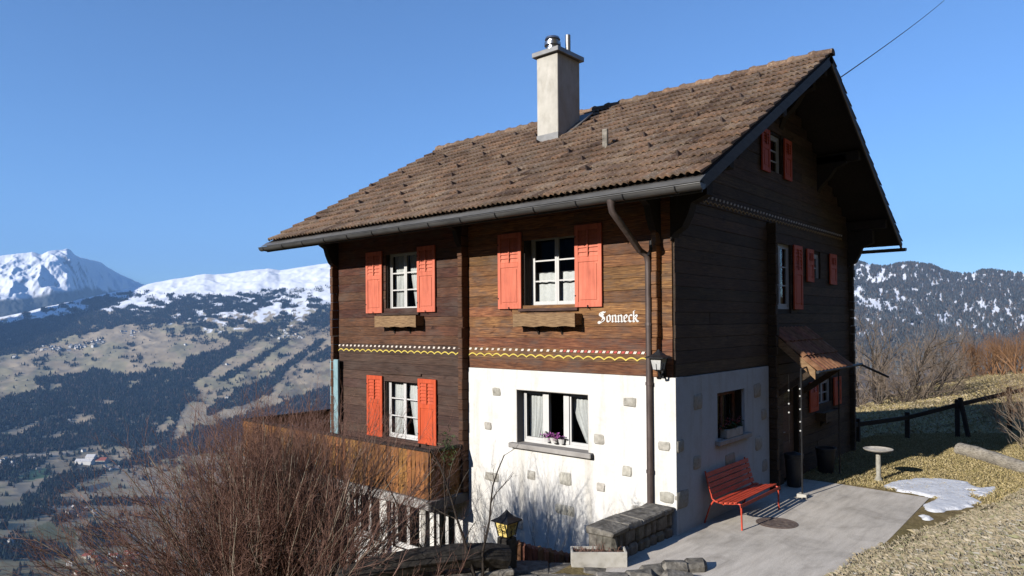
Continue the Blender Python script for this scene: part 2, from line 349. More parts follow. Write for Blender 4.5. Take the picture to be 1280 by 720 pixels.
def ground_mat():
    mt, t, b, n, l = nodes('ground_turf')
    v = pos(n, l); f = noise(n, l, v, 3.0, 10, .7); f2 = noise(n, l, v, .35, 5, .6); f3 = noise(n, l, v, 22, 6, .7)
    c = ramp(n, l, f, [(.3, (.13,.10,.05)), (.5, (.24,.185,.09)), (.7, (.35,.275,.15))])
    g = ramp(n, l, f2, [(.42, (0,0,0)), (.62, (.75,.75,.75))])
    c = mixc(n, l, 'MIX', g, c, ramp(n, l, f, [(.3, (.12,.105,.045)), (.7, (.27,.225,.10))]))
    c = mixc(n, l, 'MULTIPLY', 1.0, c, ramp(n, l, f3, [(.3, (.62,.6,.56)), (.7, (1.25,1.22,1.18))]))
    l.new(c, b.inputs['Base Color']); b.inputs['Roughness'].default_value = .95; b.inputs['Specular IOR Level'].default_value = .1
    bp = n.new('ShaderNodeBump'); bp.inputs['Strength'].default_value = .8; bp.inputs['Distance'].default_value = .05
    l.new(f3, bp.inputs['Height']); l.new(bp.outputs[0], b.inputs['Normal']); return mt
M['ground'] = ground_mat()

# ------------------------------------------------------------------ near ground
def ground_h(x, y):
    x = np.asarray(x, float); y = np.asarray(y, float)
    base = .19*(x-2.8)
    base = base-.33*np.maximum(0, -(x+6.5))-.0015*np.maximum(0, -(x+6.5))**1.5
    base = base-.22*np.maximum(0, y-58)
    # level terrace round the patio and behind the house
    w = sstep(-1.4, -.4, x)*(1-sstep(3.2, 5.0, x))*sstep(-5, -3.0, y)*(1-sstep(9, 20, y))
    z = base*(1-w)
    # garden in front of the house is a step lower
    z = z-.45*(1-sstep(-1.3, -.55, x))*sstep(-9, -4, y)*(1-sstep(-.2, 1, y))
    # bank that climbs to where the photographer stands
    d = (x-2.05)*.97-(y+1.3)*.235
    bank = .38*np.where(d > 0, np.sqrt(d*d+.04)-.2, 0)
    z = z+bank*(1-sstep(7, 13, y))-.19*np.maximum(0, x-2.8)*(1-w)*(1-sstep(7, 13, y))*.6*(d > 0)
    z = z-.06*sstep(-.3, .1, x)*(1-sstep(2.35, 2.5, x))*sstep(-3.4, -2.8, y)*(1-sstep(4.9, 5.1, y))
    z = z+.05*(fbm(x*.9, y*.9, 4)-.5)*sstep(0, .5, d+.1)+.10*(fbm(x*.25+5, y*.25, 3)-.5)*(1-w)
    # unseen slope to the east, steepened to block low sky light
    z = z+.42*np.maximum(0, x-9-.12*np.maximum(0, y-20))*(1+.15*(fbm(x/30, y/30, 3)-.5))
    return z
def axis_lines(segs):
    out = []
    for a, b, s in segs: out += list(np.arange(a, b, s))
    return np.array(out+[segs[-1][1]])
gx = axis_lines([(-95,-20,5), (-20,-7,1), (-7,8,.2), (8,20,.6), (20,60,4), (60,260,20)])
gy = axis_lines([(-260,-60,20), (-60,-20,4), (-20,-11,.6), (-11,9,.2), (9,30,.4), (30,80,1.2), (80,120,5)])
GX, GY = np.meshgrid(gx, gy); GZ = ground_h(GX, GY)
def grid_faces(nr, nc):
    i = np.arange(nr*nc).reshape(nr, nc)
    return np.stack([i[:-1,:-1], i[:-1,1:], i[1:,1:], i[1:,:-1]], -1).reshape(-1, 4)
g = fast_mesh('ground', np.stack([GX, GY, GZ], -1).reshape(-1, 3), grid_faces(len(gy), len(gx)), M['ground'], smooth=True)
tag(g, 'dry winter turf of the hillside round the house', kind='structure')
# patio slab, laid on the terrace, 9 cm thick
pb = MB(); poly = [(-.02,-1.9), (.35,-2.6), (2.55,-3.0), (2.62,1.0), (2.54,5.06), (1.6,5.14), (.7,5.22), (-.02,5.24)]
pb.prism(poly, -.10, .0, 2); patio = tag(pb.build('patio', M['concrete']), 'grey concrete patio along the gable side', kind='structure')

# ------------------------------------------------------------------ far terrain
def interp_cols(xs, cols, x):      # smooth interpolation between control columns
    x = np.clip(x, xs[0], xs[-1]); i = np.clip(np.searchsorted(xs, x)-1, 0, len(xs)-2)
    t = (x-np.array(xs)[i])/(np.array(xs)[i+1]-np.array(xs)[i]); t = t[:, None]
    C = np.array(cols, float); return C[i]*(1-t)+C[i+1]*t
def dirs(px, y=402.0):
    px = np.asarray(px, float)
    d = np.stack([(px-640)/FPX, np.full_like(px, -(y-360-SHIFT)/FPX), np.ones_like(px)], -1) @ AX
    return d
def z_of(px, y, r):                # height of a point at horizontal distance r that shows at pixel row y
    d = np.stack([(px-640)/FPX, -(y-360-SHIFT)/FPX, np.ones_like(px)], -1) @ AX
    return CAM[2]+r*d[..., 2]/np.hypot(d[..., 0], d[..., 1])
def xy_of(px, r):
    d = dirs(px); h = np.hypot(d[..., 0], d[..., 1])
    return CAM[0]+d[..., 0]/h*r, CAM[1]+d[..., 1]/h*r
def project(P):
    q = (P-CAM) @ AX.T
    return 640+FPX*q[..., 0]/q[..., 2], 360+SHIFT-FPX*q[..., 1]/q[..., 2]
def in_poly(x, y, poly):
    c = np.zeros(x.shape, bool); n = len(poly)
    for i in range(n):
        x0, y0 = poly[i]; x1, y1 = poly[(i+1) % n]
        if y0 == y1: continue
        h = ((y0 > y) != (y1 > y)) & (x < (x1-x0)*(y-y0)/(y1-y0)+x0)
        c ^= h
    return c
FLOOR = -600.0
def skyline(xs, ys, x): return np.interp(x, xs, ys)

def terrain(name, px, rows, ridge_r, prof_x, prof_y, rk, sky_x, sky_y, near_fn, tail=350, amp=.0035, nseed=0.0):
    """px: columns (as photo columns), rk: distances, prof_y: photo rows at those distances."""
    Y = interp_cols(prof_x, prof_y, px)                    # (ncol, nk)
    Y[:, -1] = skyline(sky_x, sky_y, px)
    lr = np.log(np.array(rk)); RR = np.exp(np.interp(np.linspace(0, 1, rows), np.linspace(0, 1, len(rk)), lr))
    L = np.log(RR); V = np.zeros((rows, len(px), 3))
    for j, x in enumerate(px):
        zk = z_of(np.full(len(rk), x), Y[j], np.array(rk)); zk = np.maximum(zk, FLOOR)
        V[:, j, 2] = np.interp(L, lr, zk)
    for i in range(rows): V[i, :, 0], V[i, :, 1] = xy_of(px, RR[i])
    k = 5; ker = np.ones(k)/k      # soften the breaks of the profile
    Z = V[:, :, 2]; Zp = np.pad(Z, ((k//2, k//2), (0, 0)), 'edge'); Zs = sum(Zp[a:a+rows] for a in range(k))/k
    Zs[-3:] = Z[-3:]; Z = Zs
    am = amp*RR[:, None]*np.clip((Z-FLOOR)/150, 0, 1)
    fade = np.ones(rows); fade[-8:] = np.linspace(1, .25, 8)
    nz = (fbm(V[:, :, 0]/420+nseed, V[:, :, 1]/420, 5)-.5)*2+.5*(np.abs(fbm(V[:, :, 0]/160+3+nseed, V[:, :, 1]/160, 4)-.5)*-4+.6)
    V[:, :, 2] = Z+am*nz*fade[:, None]
    if near_fn is not None: V[:, :, 2] = near_fn(V, RR)
    # the far side of the ridge, falling away
    T = V[-1:].copy().repeat(3, 0)
    for q, (dr, dz) in enumerate(((60, 12), (400, tail*.5), (1200, tail))):
        x2, y2 = xy_of(px, RR[-1]+dr); T[q, :, 0] = x2; T[q, :, 1] = y2; T[q, :, 2] = V[-1, :, 2]-dz
    return np.concatenate([V, T], 0)

FOREST = [
 [(0,407),(57,398),(83,393),(110,390),(155,386),(220,384),(220,390),(198,395),(172,402),(152,407),(131,412),(110,417),(86,421),(67,429),(46,435),(22,442),(-60,452),(-300,480),(-300,430)],
 [(83,379),(120,372),(155,366),(186,364),(186,367),(155,376),(120,387),(110,383)],
 [(210,369),(239,368),(279,369),(313,364),(356,361),(358,367),(341,376),(322,384),(313,391),(287,388),(262,396),(244,402),(205,405),(170,404),(200,396),(215,388)],
 [(306,420),(320,408),(344,399),(365,389),(378,391),(358,403),(341,411),(330,420),(317,423),(306,431),(293,443),(279,452),(262,464),(251,473),(241,478),(229,463),(232,447),(258,441),(279,436),(291,430),(284,420)],
 [(-300,545),(0,499),(22,494),(60,487),(43,480),(45,472),(72,470),(96,468),(112,462),(124,461),(143,468),(181,466),(195,460),(229,462),(248,472),(241,482),(250,490),(232,507),(222,527),(213,548),(200,556),(160,560),(125,556),(95,561),(60,565),(15,567),(-300,600)],
 [(318,480),(334,470),(351,458),(372,444),(401,423),(408,425),(396,435),(372,453),(358,465),(348,480),(334,494),(313,503),(280,512),(262,520),(255,512),(293,492),(293,485)],
 [(382,451),(424,427),(470,405),(470,430),(424,446),(400,452)],
 [(272,473),(293,461),(303,456),(360,423),(363,426),(306,462),(279,477)],
 [(380,398),(400,390),(440,385),(480,382),(480,398),(430,400),(395,410)],
 [(0,579),(30,571),(58,575),(55,580),(30,590),(20,597),(-40,600)],
 [(45,612),(60,598),(90,590),(130,587),(128,593),(100,603),(90,610),(75,618),(55,620)],
 [(25,625),(35,617),(70,622),(95,630),(140,622),(200,622),(200,630),(140,631),(60,633),(30,632)],
 [(-80,632),(60,635),(75,640),(40,648),(-80,652)], [(-60,655),(8,655),(12,660),(-60,664)],
 [(100,668),(115,655),(150,655),(150,680),(120,687),(100,680)],
 [(-80,675),(25,672),(55,680),(60,690),(90,690),(85,697),(50,699),(-80,697)], [(60,650),(75,642),(100,640),(105,645),(85,650),(70,657)],
 [(250,535),(300,520),(360,500),(420,480),(500,470),(500,500),(420,520),(330,545),(260,565),(200,575),(160,585),(140,582),(190,562)]]
CLEAR = [
 [(2,541),(48,527),(51,530),(30,541),(10,547)], [(85,527),(100,517),(121,518),(118,524),(100,530)], [(52,546),(75,540),(84,543),(70,549)],
 [(128,500),(143,500),(141,505),(128,504)], [(158,477),(177,475),(173,483),(160,483)], [(193,537),(212,520),(219,528),(198,546)], [(62,481),(80,479),(78,484),(60,486)]]
FIELD = [([(22,597),(48,583),(66,588),(58,597),(40,600)], (.05,.085,.045)), ([(30,665),(60,652),(95,662),(95,684),(60,682),(20,672)], (.10,.095,.045)),
 ([(10,603),(50,602),(55,612),(35,618),(5,612)], (.20,.165,.115)), ([(85,612),(130,595),(150,598),(150,612),(120,615)], (.17,.145,.09)), ([(100,610),(135,602),(140,606),(112,616)], (.045,.055,.06)),
 ([(40,632),(95,632),(95,636),(40,637)], (.24,.21,.16)), ([(0,560),(12,562),(30,568),(0,577)], (.19,.15,.095)), ([(20,569),(90,564),(90,568),(20,573)], (.24,.20,.15)),
 ([(50,583),(90,572),(140,570),(150,585),(110,590),(70,590)], (.15,.125,.085)), ([(0,700),(60,698),(120,690),(180,700),(200,740),(-60,740)], (.17,.14,.075))]
def cover_left(X, Y, rng):
    """land cover by place: colour, forest and snow weights."""
    wx = X+5.0*(fbm(X*.11+3, Y*.2, 4)-.5)*2; wy = Y+3.2*(fbm(X*.13+40, Y*.22+7, 4)-.5)*2
    n1 = fbm(X*.05, Y*.14, 4); n2 = fbm(X*.16+11, Y*.42+5, 4); n3 = fbm(X*.5+31, Y*.9+15, 3)
    col = np.array([.37,.295,.195])*(1+.5*(n1[..., None]-.5)+.28*(n2[..., None]-.5))
    green = sstep(.45, .65, fbm(X*.035+60, Y*.09, 3)); col = col*(1-.5*green[..., None])+np.array([.24,.235,.13])*.5*green[..., None]
    for p, c in FIELD:
        k = in_poly(wx*.3+X*.7, wy*.3+Y*.7, p); col[k] = np.array(c)*1.7*(1+.3*(n2[k][:, None]-.5))
    f = np.zeros(X.shape)
    for p in FOREST: f = np.maximum(f, in_poly(wx, wy, p))
    for p in CLEAR: f = np.where(in_poly(wx, wy, p), 0, f)
    lim = np.interp(X, [-300, 0, 57, 110, 220, 300, 360, 420, 520], [430, 407, 400, 393, 408, 417, 410, 402, 398])
    top = np.interp(X, [-300, 0, 100, 200, 300, 420, 520], [410, 388, 374, 365, 362, 352, 350])
    t = np.clip((lim-Y)/(lim-top), -1, 1.6)
    snow = sstep(.0, .14, t*.85-.16+(n2-.5)*.95+(n1-.5)*.5)
    patch = sstep(.53, .58, fbm(X*.09+90, Y*.24+33, 4)+.12*(n3-.5))*sstep(1.0, .6, t)*sstep(-.5, .1, t)
    f = f*(1-.9*sstep(.50, .56, fbm(X*.10+140, Y*.30+13, 4)+.1*(n3-.5))*sstep(.0, .35, t))
    f = f*(1-.8*sstep(.66, .72, fbm(X*.14+240, Y*.34+93, 4))*(Y < 570))
    f = np.maximum(f, patch*.95)
    hedge = sstep(.64, .70, fbm(X*.12+50, Y*.34+3, 4)); f = np.maximum(f, hedge*.8*(Y > lim)*(Y < 600)*(fbm(X*.02, Y*.05, 2) > .42))
    f = np.where((Y > 560) & (fbm(X*.1+7, Y*.3+70, 3) > .72), 1, f)
    scrub = sstep(.5, .6, fbm(X*.07+21, Y*.12+81, 4))*((X > 300) & (Y > 395) & (Y < 560))
    col = col*(1-.5*scrub[..., None])+np.array([.075,.058,.05])*.5*scrub[..., None]
    return col, f, snow
def shade_cols(col, f, snow):
    c = col*(1-snow[..., None])+np.array([.84,.86,.90])*snow[..., None]
    return c*(1-f[..., None])+np.array([.018,.024,.022])*f[..., None]
def cones(name, P, H, W_, C):
    n = len(P); a = RNG.random(n)*6.28
    V = np.zeros((n, 5, 3)); V[:, 0] = P; V[:, 0, 2] += H; Cc = np.repeat(C[:, None], 5, 1)
    for k in range(4):
        t = a+k*2*math.pi/4; w = W_*(.8+.4*RNG.random(n))
        V[:, 1+k, 0] = P[:, 0]+np.cos(t)*w; V[:, 1+k, 1] = P[:, 1]+np.sin(t)*w; V[:, 1+k, 2] = P[:, 2]+H*(-.06+.2*RNG.random(n))
    F = np.array([(0, 1+k, 1+(k+1) % 4) for k in range(4)])
    F = (np.arange(n)[:, None, None]*5+F[None]).reshape(-1, 3)
    return fast_mesh(name, V.reshape(-1, 3), F, M['far_tree'], col=Cc.reshape(-1, 3))
def scatter(V, wgt, n):
    """random points on a grid surface, weighted by wgt x cell area."""
    a = np.linalg.norm(np.cross(V[1:, :-1]-V[:-1, :-1], V[:-1, 1:]-V[:-1, :-1]), axis=-1)
    w = (a*.25*(wgt[:-1, :-1]+wgt[1:, :-1]+wgt[:-1, 1:]+wgt[1:, 1:])).ravel(); w = w/w.sum()
    k = RNG.choice(len(w), n, p=w); i, j = np.divmod(k, V.shape[1]-1); u, v = RNG.random((2, n, 1))
    return (V[i, j]*(1-u)+V[i, j+1]*u)*(1-v)+(V[i+1, j]*(1-u)+V[i+1, j+1]*u)*v

# left: the valley and the slope across it
pxl = np.concatenate([np.arange(-420, -40, 8), np.arange(-40, 480, 1.4), np.arange(480, 780, 8)])
rk = [1350, 1650, 2200, 2700, 3200, 3800, 4500, 5300, 6200, 7200]
PX = [-420, 0, 100, 200, 300, 420, 780]
PY = [[820,730,650,604,575,530,490,460,440,430],
      [800,722,641,598,552,503,464,434,412,397],
      [800,722,641,597,550,500,457,425,396,372],
      [800,722,641,594,546,495,448,416,384,350],
      [800,722,641,590,540,487,438,404,372,339],
      [800,722,636,583,532,476,428,392,358,329],
      [800,722,630,575,520,465,418,382,345,315]]
SX = [-420,0,30,60,100,130,150,175,190,215,240,246,256,270,290,320,335,350,380,420,600,780]
SY = [430,397,391,383,374,367,364,358,354,349,345,343.5,342,343,341,337,335,337.5,333,328,318,320]
VL = terrain('far_slope', pxl, 320, None, PX, PY, rk, SX, SY, None, 420, .0042)
x_, y_ = project(VL); colL, fL, sL = cover_left(x_, y_, RNG)
fL[-3:] = 0
gl = fast_mesh('mountain_slope', VL.reshape(-1, 3), grid_faces(*VL.shape[:2]), M['far'], smooth=True, col=shade_cols(colL, fL, sL).reshape(-1, 3))
tag(gl, 'far valley side with meadows, forest and snow above', kind='structure')
P = scatter(VL, fL**1.5*np.where((x_ > -60) & (x_ < 500), 1, .15), 80000); n = len(P)
h = RNG.uniform(8, 17, n); dk = RNG.random((n, 1))
C = np.array([.014,.020,.017])*(.35+1.6*dk**2); br = RNG.random(n) < .13; C[br] = np.array([.075,.055,.042])*(.7+.6*dk[br])
tag(cones('conifer_forest', P, h, h*.26, C), 'dark conifer woods covering the far valley side', 'forest', kind='stuff')
# a few single trees and hedges in the meadows
P = scatter(VL, ((1-fL)*(y_ > 400)*(x_ > -40)*(x_ < 480)*(1-sL)), 700); n = len(P); h = RNG.uniform(4, 10, n)
tag(cones('meadow_trees', P, h, h*.45, np.array([.05,.042,.034])*(.6+.9*RNG.random((n, 1)))), 'single bare trees and bushes dotted over the far meadows', 'trees', kind='stuff')

# the slope of our own hill, down to the valley floor
pxd = np.concatenate([np.arange(-700, 1100, 12)])
rr = np.exp(np.linspace(np.log(60), np.log(1420), 70)); HV = np.zeros((70, len(pxd), 3))
for i, r in enumerate(rr):
    HV[i, :, 0], HV[i, :, 1] = xy_of(pxd, r)
    HV[i, :, 2] = np.maximum(FLOOR-2, -24-(r-60)*.47-.03*r*(fbm(HV[i, :, 0]/90, HV[i, :, 1]/90, 4)-.2))
hc = np.array([.15,.115,.07])*(.6+.8*fbm(HV[:, :, 0]/40, HV[:, :, 1]/40, 4)[..., None])
tag(fast_mesh('hillside', HV.reshape(-1, 3), grid_faces(*HV.shape[:2]), M['far'], smooth=True, col=hc.reshape(-1, 3)), 'steep hillside falling from the house to the valley', kind='structure')

# the snowy peak far behind
pxp = np.concatenate([np.arange(-420, -20, 8), np.arange(-20, 262, 1.1)]); nr = 130
pkx = [-420,-200,-60,0,12,25,40,52,60,70,80,84,88,93,98,110,125,135,145,160,175,190,215,262]
pky = [350,335,326,320,318,317,315,318,314,312.5,312,310.5,312,318,321,324,327,334,340,347,354,359,368,380]
yt = np.interp(pxp, pkx, pky)+1.2*(fbm(pxp*.22, pxp*0+3, 4)-.5)
t = np.linspace(0, 1, nr)[:, None]; PV = np.zeros((nr, len(pxp), 3))
rc = np.interp(pxp, [-420, 60, 95, 140, 200, 262], [12000, 12000, 12500, 15500, 18500, 19500])
yb = np.interp(pxp, [-420, 262], [455, 440]); yrow = yb[None]*(1-t**.9)+yt[None]*t**.9
for i in range(nr):
    rr_ = 9300+t[i, 0]*(rc-9300); PV[i, :, 0], PV[i, :, 1] = xy_of(pxp, rr_); PV[i, :, 2] = z_of(pxp, yrow[i], rr_)
rid = np.abs(fbm(PV[:, :, 0]/1100+PV[:, :, 2]/900, PV[:, :, 1]/1100-PV[:, :, 2]/700, 6)-.5)*2
PV[:, :, 2] += (330*(.35-rid)+230*(np.abs(fbm(PV[:, :, 0]/330+9+PV[:, :, 2]/400, PV[:, :, 1]/330, 6)-.5)*-2+.3))*np.sin(np.clip(t, 0, 1)*math.pi/2)**.8*(1-t**8)
xx, yy = project(PV)
nn = fbm(PV[:, :, 0]/500+4, PV[:, :, 1]/500, 5); fp = sstep(0, 6, yy-np.interp(xx, [-420, 0, 60, 110, 190], [380, 372, 362, 358, 366])+14*(nn-.5))
gr = np.gradient(PV[:, :, 2], axis=0)/((rc-9300)/nr)[None]; rock = sstep(.75, 1.1, np.abs(gr)+1.0*(nn-.5))*(1-fp)
pc = np.array([.84,.86,.90])*(1-rock[..., None])+np.array([.16,.15,.15])*rock[..., None]; pc = pc*(1-fp[..., None])+np.array([.06,.066,.062])*fp[..., None]
T = PV[-1:].copy(); 
x2, y2 = xy_of(pxp, rc+1500); T[0, :, 0] = x2; T[0, :, 1] = y2; T[0, :, 2] -= 700
PV = np.concatenate([PV, T]); pc = np.concatenate([pc, pc[-1:]])
tag(fast_mesh('snow_mountain', PV.reshape(-1, 3), grid_faces(*PV.shape[:2]), M['far'], smooth=True, col=pc.reshape(-1, 3)), 'snow covered peak far behind the valley', kind='structure')

# right: the forested mountain
pxr = np.concatenate([np.arange(780, 1040, 8), np.arange(1040, 1330, 1.1), np.arange(1330, 1800, 9)])
rk2 = [140, 260, 500, 900, 1400, 1900, 2400, 2900, 3300]
QX = [780, 1050, 1130, 1200, 1290, 1800]
QY = [[560,500,470,450,430,405,378,350,325], [560,510,480,456,432,402,375,350,328], [560,510,480,456,434,404,380,352,330],
      [540,500,474,452,434,408,385,360,338], [520,490,468,448,432,410,388,364,341], [470,460,450,440,425,400,380,365,350]]
TX = [780,1040,1062,1075,1090,1100,1112,1125,1140,1152,1165,1178,1190,1200,1215,1228,1240,1255,1280,1330,1800]
TY = [325,328,327,328,331,333,333,330,328,330,332,338,341,343,343,339,339,341,343,345,350]
VR = terrain('forest_mountain', pxr, 230, None, QX, QY, rk2, TX, TY, None, 500, .007, 50.0)
x_, y_ = project(VR)
wx = x_+4*(fbm(x_*.15, y_*.2, 4)-.5)*2; wy = y_+3*(fbm(x_*.15+9, y_*.2+9, 4)-.5)*2
SN = [[(1040,340),(1060,354),(1070,362),(1079,369),(1092,374),(1103,372),(1117,382),(1129,386),(1112,390),(1094,387),(1077,381),(1060,374),(1040,360)],
      [(1071,341),(1077,339),(1080,350),(1073,352)], [(1084,352),(1098,345),(1120,346),(1118,350),(1100,353),(1088,356)], [(1082,338),(1087,340),(1089,352),(1085,350)],
      [(1117,362),(1122,362),(1130,370),(1145,375),(1140,381),(1127,378)], [(1141,389),(1150,389),(1161,396),(1150,396)], [(1146,401),(1170,404),(1166,406),(1148,403)],
      [(1175,393),(1182,388),(1190,396),(1183,404),(1177,402)], [(1195,343),(1198,345),(1204,355),(1200,353)], [(1241,387),(1256,384),(1267,388),(1258,391),(1246,390)], [(1271,393),(1285,396),(1285,399),(1273,397)],
      [(1200,398),(1210,400),(1216,404),(1210,404)], [(1150,425),(1155,424),(1158,430),(1152,430)], [(1208,410),(1220,405),(1226,411),(1215,415)], [(1224,351),(1229,350),(1233,356),(1227,356)],
      [(1192,376),(1197,376),(1197,380),(1193,379)], [(1145,341),(1153,341),(1151,343),(1146,343)], [(1131,338),(1140,338),(1138,340),(1131,340)]]
sR = np.zeros(x_.shape)
for p in SN: sR = np.maximum(sR, in_poly(wx, wy, p))
sR = sR*sstep(.40, .50, fbm(x_*.45+3, y_*.35+8, 4))
spot = sstep(.585, .63, fbm(x_*.34+5, y_*.16+2, 4))*(y_ < 420)*(y_ > 330); sR = np.maximum(sR, spot)
bare = sstep(.5, .6, fbm(x_*.08+77, y_*.1+4, 4))*sstep(360, 385, y_+18*(fbm(x_*.1, y_*.1, 3)-.5))*.8
fR = np.clip(1-sR*1.0-bare*.75, 0, 1); fR = np.where(y_ > 450, fR*.3, fR); fR[-3:] = 0
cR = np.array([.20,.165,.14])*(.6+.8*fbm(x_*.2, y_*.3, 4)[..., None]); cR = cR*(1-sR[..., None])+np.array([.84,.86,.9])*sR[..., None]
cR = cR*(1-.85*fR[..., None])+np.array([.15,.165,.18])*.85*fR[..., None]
gl = fast_mesh('forested_mountain', VR.reshape(-1, 3), grid_faces(*VR.shape[:2]), M['far'], smooth=True, col=cR.reshape(-1, 3))
tag(gl, 'forested mountain with snow patches behind the house', kind='structure')
P = scatter(VR, (fR**1.3*np.where((x_ > 1030) & (x_ < 1330), 1, .08)*(y_ < 470)), 60000); n = len(P)
h = RNG.uniform(5, 11, n); dk = RNG.random((n, 1)); C = np.array([.09,.105,.115])*(.5+.8*dk**1.5); br = RNG.random(n) < .2; C[br] = np.array([.13,.105,.085])*(.7+.6*dk[br])  # tree colours lightened and blued, painting distance haze into them
tag(cones('mountain_forest', P, h, h*.24, C), 'dark conifer forest on the mountain behind the house', 'forest', kind='stuff')

# unseen ranges south and east, added to block light from the low sky
az = np.radians(np.arange(60, 266, 1.2)); rr = np.linspace(0, 1, 26); MV = np.zeros((26, len(az), 3))
for i, t_ in enumerate(rr):
    r_ = 3000+t_*5200; MV[i, :, 0] = CAM[0]+np.sin(az)*r_; MV[i, :, 1] = CAM[1]+np.cos(az)*r_
    crest = 8200*np.tan(np.radians(15.5+2.5*(fbm(az*5, az*0+2, 4)-.5)*2)); MV[i, :, 2] = FLOOR+(crest-FLOOR)*t_**1.15+180*(fbm(MV[i, :, 0]/900, MV[i, :, 1]/900, 5)-.5)*math.sin(math.pi*t_)
sn_ = sstep(.55, .8, rr[:, None]+.5*(fbm(MV[:, :, 0]/700, MV[:, :, 1]/700, 4)-.5))[..., None]
tag(fast_mesh('sky_block_range', MV.reshape(-1, 3), grid_faces(*MV.shape[:2]), M['far'], smooth=True, col=(np.array([.05,.055,.045])*(1-sn_)+np.array([.8,.82,.85])*sn_).reshape(-1, 3)), 'unseen mountain range added to block the low southern sky', kind='structure')

# far houses: each a small gabled house of its own
def small_house(name, p, L, Wd, H, rz, wall, roof, label, group):
    c, s = math.cos(rz), math.sin(rz); rt = lambda a, b, z: (a*c-b*s, a*s+b*c, z)
    b = MB(); hl, hw = L/2, Wd/2
    b.add([rt(*q) for q in ((-hl,-hw,-4),(hl,-hw,-4),(hl,hw,-4),(-hl,hw,-4),(-hl,-hw,H),(hl,-hw,H),(hl,hw,H),(-hl,hw,H),(-hl,0,H+hw*.7),(hl,0,H+hw*.7))],
          [(0,1,5,4),(1,2,6,9,5),(2,3,7,6),(3,0,4,8,7)])
    o = 1.06; b.add([rt(*q) for q in ((-hl*o,-hw*o,H-.1),(hl*o,-hw*o,H-.1),(hl*o,0,H+hw*.7+.3),(-hl*o,0,H+hw*.7+.3),(-hl*o,hw*o,H-.1),(hl*o,hw*o,H-.1))], [(0,1,2,3),(3,2,5,4)])
    me = bpy.data.meshes.new(name); me.from_pydata(b.v, [], b.f); me.materials.append(wall); me.materials.append(roof)
    for q in me.polygons[4:]: q.material_index = 1
    ob = bpy.data.objects.new(name, me); COL.objects.link(ob); ob.location = p
    return tag(ob, label, 'house', group)
for nm, c in (('w_white', (.74,.72,.68)), ('w_cream', (.55,.49,.40)), ('w_brown', (.10,.07,.05)), ('r_red', (.30,.085,.05)), ('r_brown', (.11,.075,.06)), ('r_grey', (.17,.165,.165)), ('r_pale', (.62,.61,.60))):
    M[nm] = pmat(nm, [tuple(k*.85 for k in c), c], .5, bump=0)
def surf_at(V, px, py):
    X, Y = project(V); d = (X-px)**2+(Y-py)**2; i = np.unravel_index(np.argmin(d), d.shape); return V[i]
def village(spots, walls, roofs, size, name, label, group):
    for px, py in spots:
        p = surf_at(VL, px, py); k = random.uniform(.75, 1.3)
        small_house(name, (p[0], p[1], p[2]), size*1.25*k, size*k*.85, size*.55*k, random.uniform(0, 3.14), M[random.choice(walls)], M[random.choice(roofs)], label, group)
rs = random.Random(3)
sp = [(rs.uniform(0, 1), rs.gauss(0, 1.7)) for _ in range(46)]
village([(50+a*78, 437.5-a*8.5+b) for a, b in sp], ['w_white','w_white','w_cream'], ['r_grey','r_brown','r_pale','r_grey'], 14, 'village_house', 'tiny white house of the village strung along the far meadow', 'village houses on the far meadow')
village([(rs.uniform(152, 175), rs.gauss(416, 1.5)) for _ in range(14)], ['w_white','w_cream'], ['r_brown','r_grey'], 12, 'hamlet_house', 'tiny house of the hamlet above the far meadow, below the snow', 'hamlet houses below the snow')
village([(rs.uniform(336, 390), rs.gauss(421, 1.8)) for _ in range(16)], ['w_white','w_cream'], ['r_brown','r_pale'], 12, 'slope_house', 'tiny pale house on the far slope close to the chalet wall', 'scattered houses on the far slope')
village([(rs.uniform(96, 175), rs.uniform(690, 720)) for _ in range(26)], ['w_white','w_cream','w_cream'], ['r_red','r_red','r_brown'], 10, 'valley_house', 'small red roofed house on the valley floor behind the bush', 'red roofed houses on the valley floor')
village([(rs.uniform(86, 122), rs.uniform(632, 646)) for _ in range(14)], ['w_white','w_cream','w_brown'], ['r_grey','r_pale','r_brown'], 10, 'farm_house', 'small grey roofed house in the middle of the valley floor', 'grey roofed houses on the valley floor')
village([(rs.uniform(0, 50), rs.uniform(574, 590)) for _ in range(12)], ['w_white','w_cream'], ['r_grey','r_pale'], 10, 'wood_house', 'small pale house among the trees at the foot of the far slope', 'houses among trees at the slope foot')
village([(rs.uniform(130, 152), rs.uniform(583, 590)) for _ in range(7)], ['w_white','w_cream'], ['r_grey','r_pale','r_brown'], 10, 'station_house', 'small house beside the white works on the valley floor', 'houses beside the white works')
for px, py, s, lab in ((88, 707, 11, 'white house standing alone at the bottom of the valley'), (14, 679, 9, 'white house among dark trees at the left edge of the valley'), (86, 526, 11, 'white hut at the corner of a forest clearing'), (284, 497, 10, 'white hut on the far slope above the balcony rail'),
                       (232, 431, 11, 'lone pale barn beside the dark gully on the far slope'), (284, 456, 10, 'red roofed barn on the far slope meadow'), (19, 448, 16, 'long pale barn at the left end of the far meadow'), (104, 565, 10, 'white house by the road at the foot of the far slope')):
    p = surf_at(VL, px, py); small_house('lone_house', tuple(p), s*1.3, s, s*.7, random.uniform(0, 3), M['w_white'], M['r_red' if 'red' in lab else 'r_grey'], lab, None)
for px, py, L, Wd, H, wl, rf, lab in ((106, 580, 55, 22, 10, 'w_white', 'r_pale', 'long low white factory hall on the valley floor'), (115, 577, 30, 24, 17, 'w_white', 'r_pale', 'tall white factory block on the valley floor'), (127, 577, 38, 26, 8, 'w_cream', 'r_red', 'orange roofed works hall beside the white factory')):
    p = surf_at(VL, px, py); small_house('factory', tuple(p), L, Wd, H, R(41), M[wl], M[rf], lab, None)

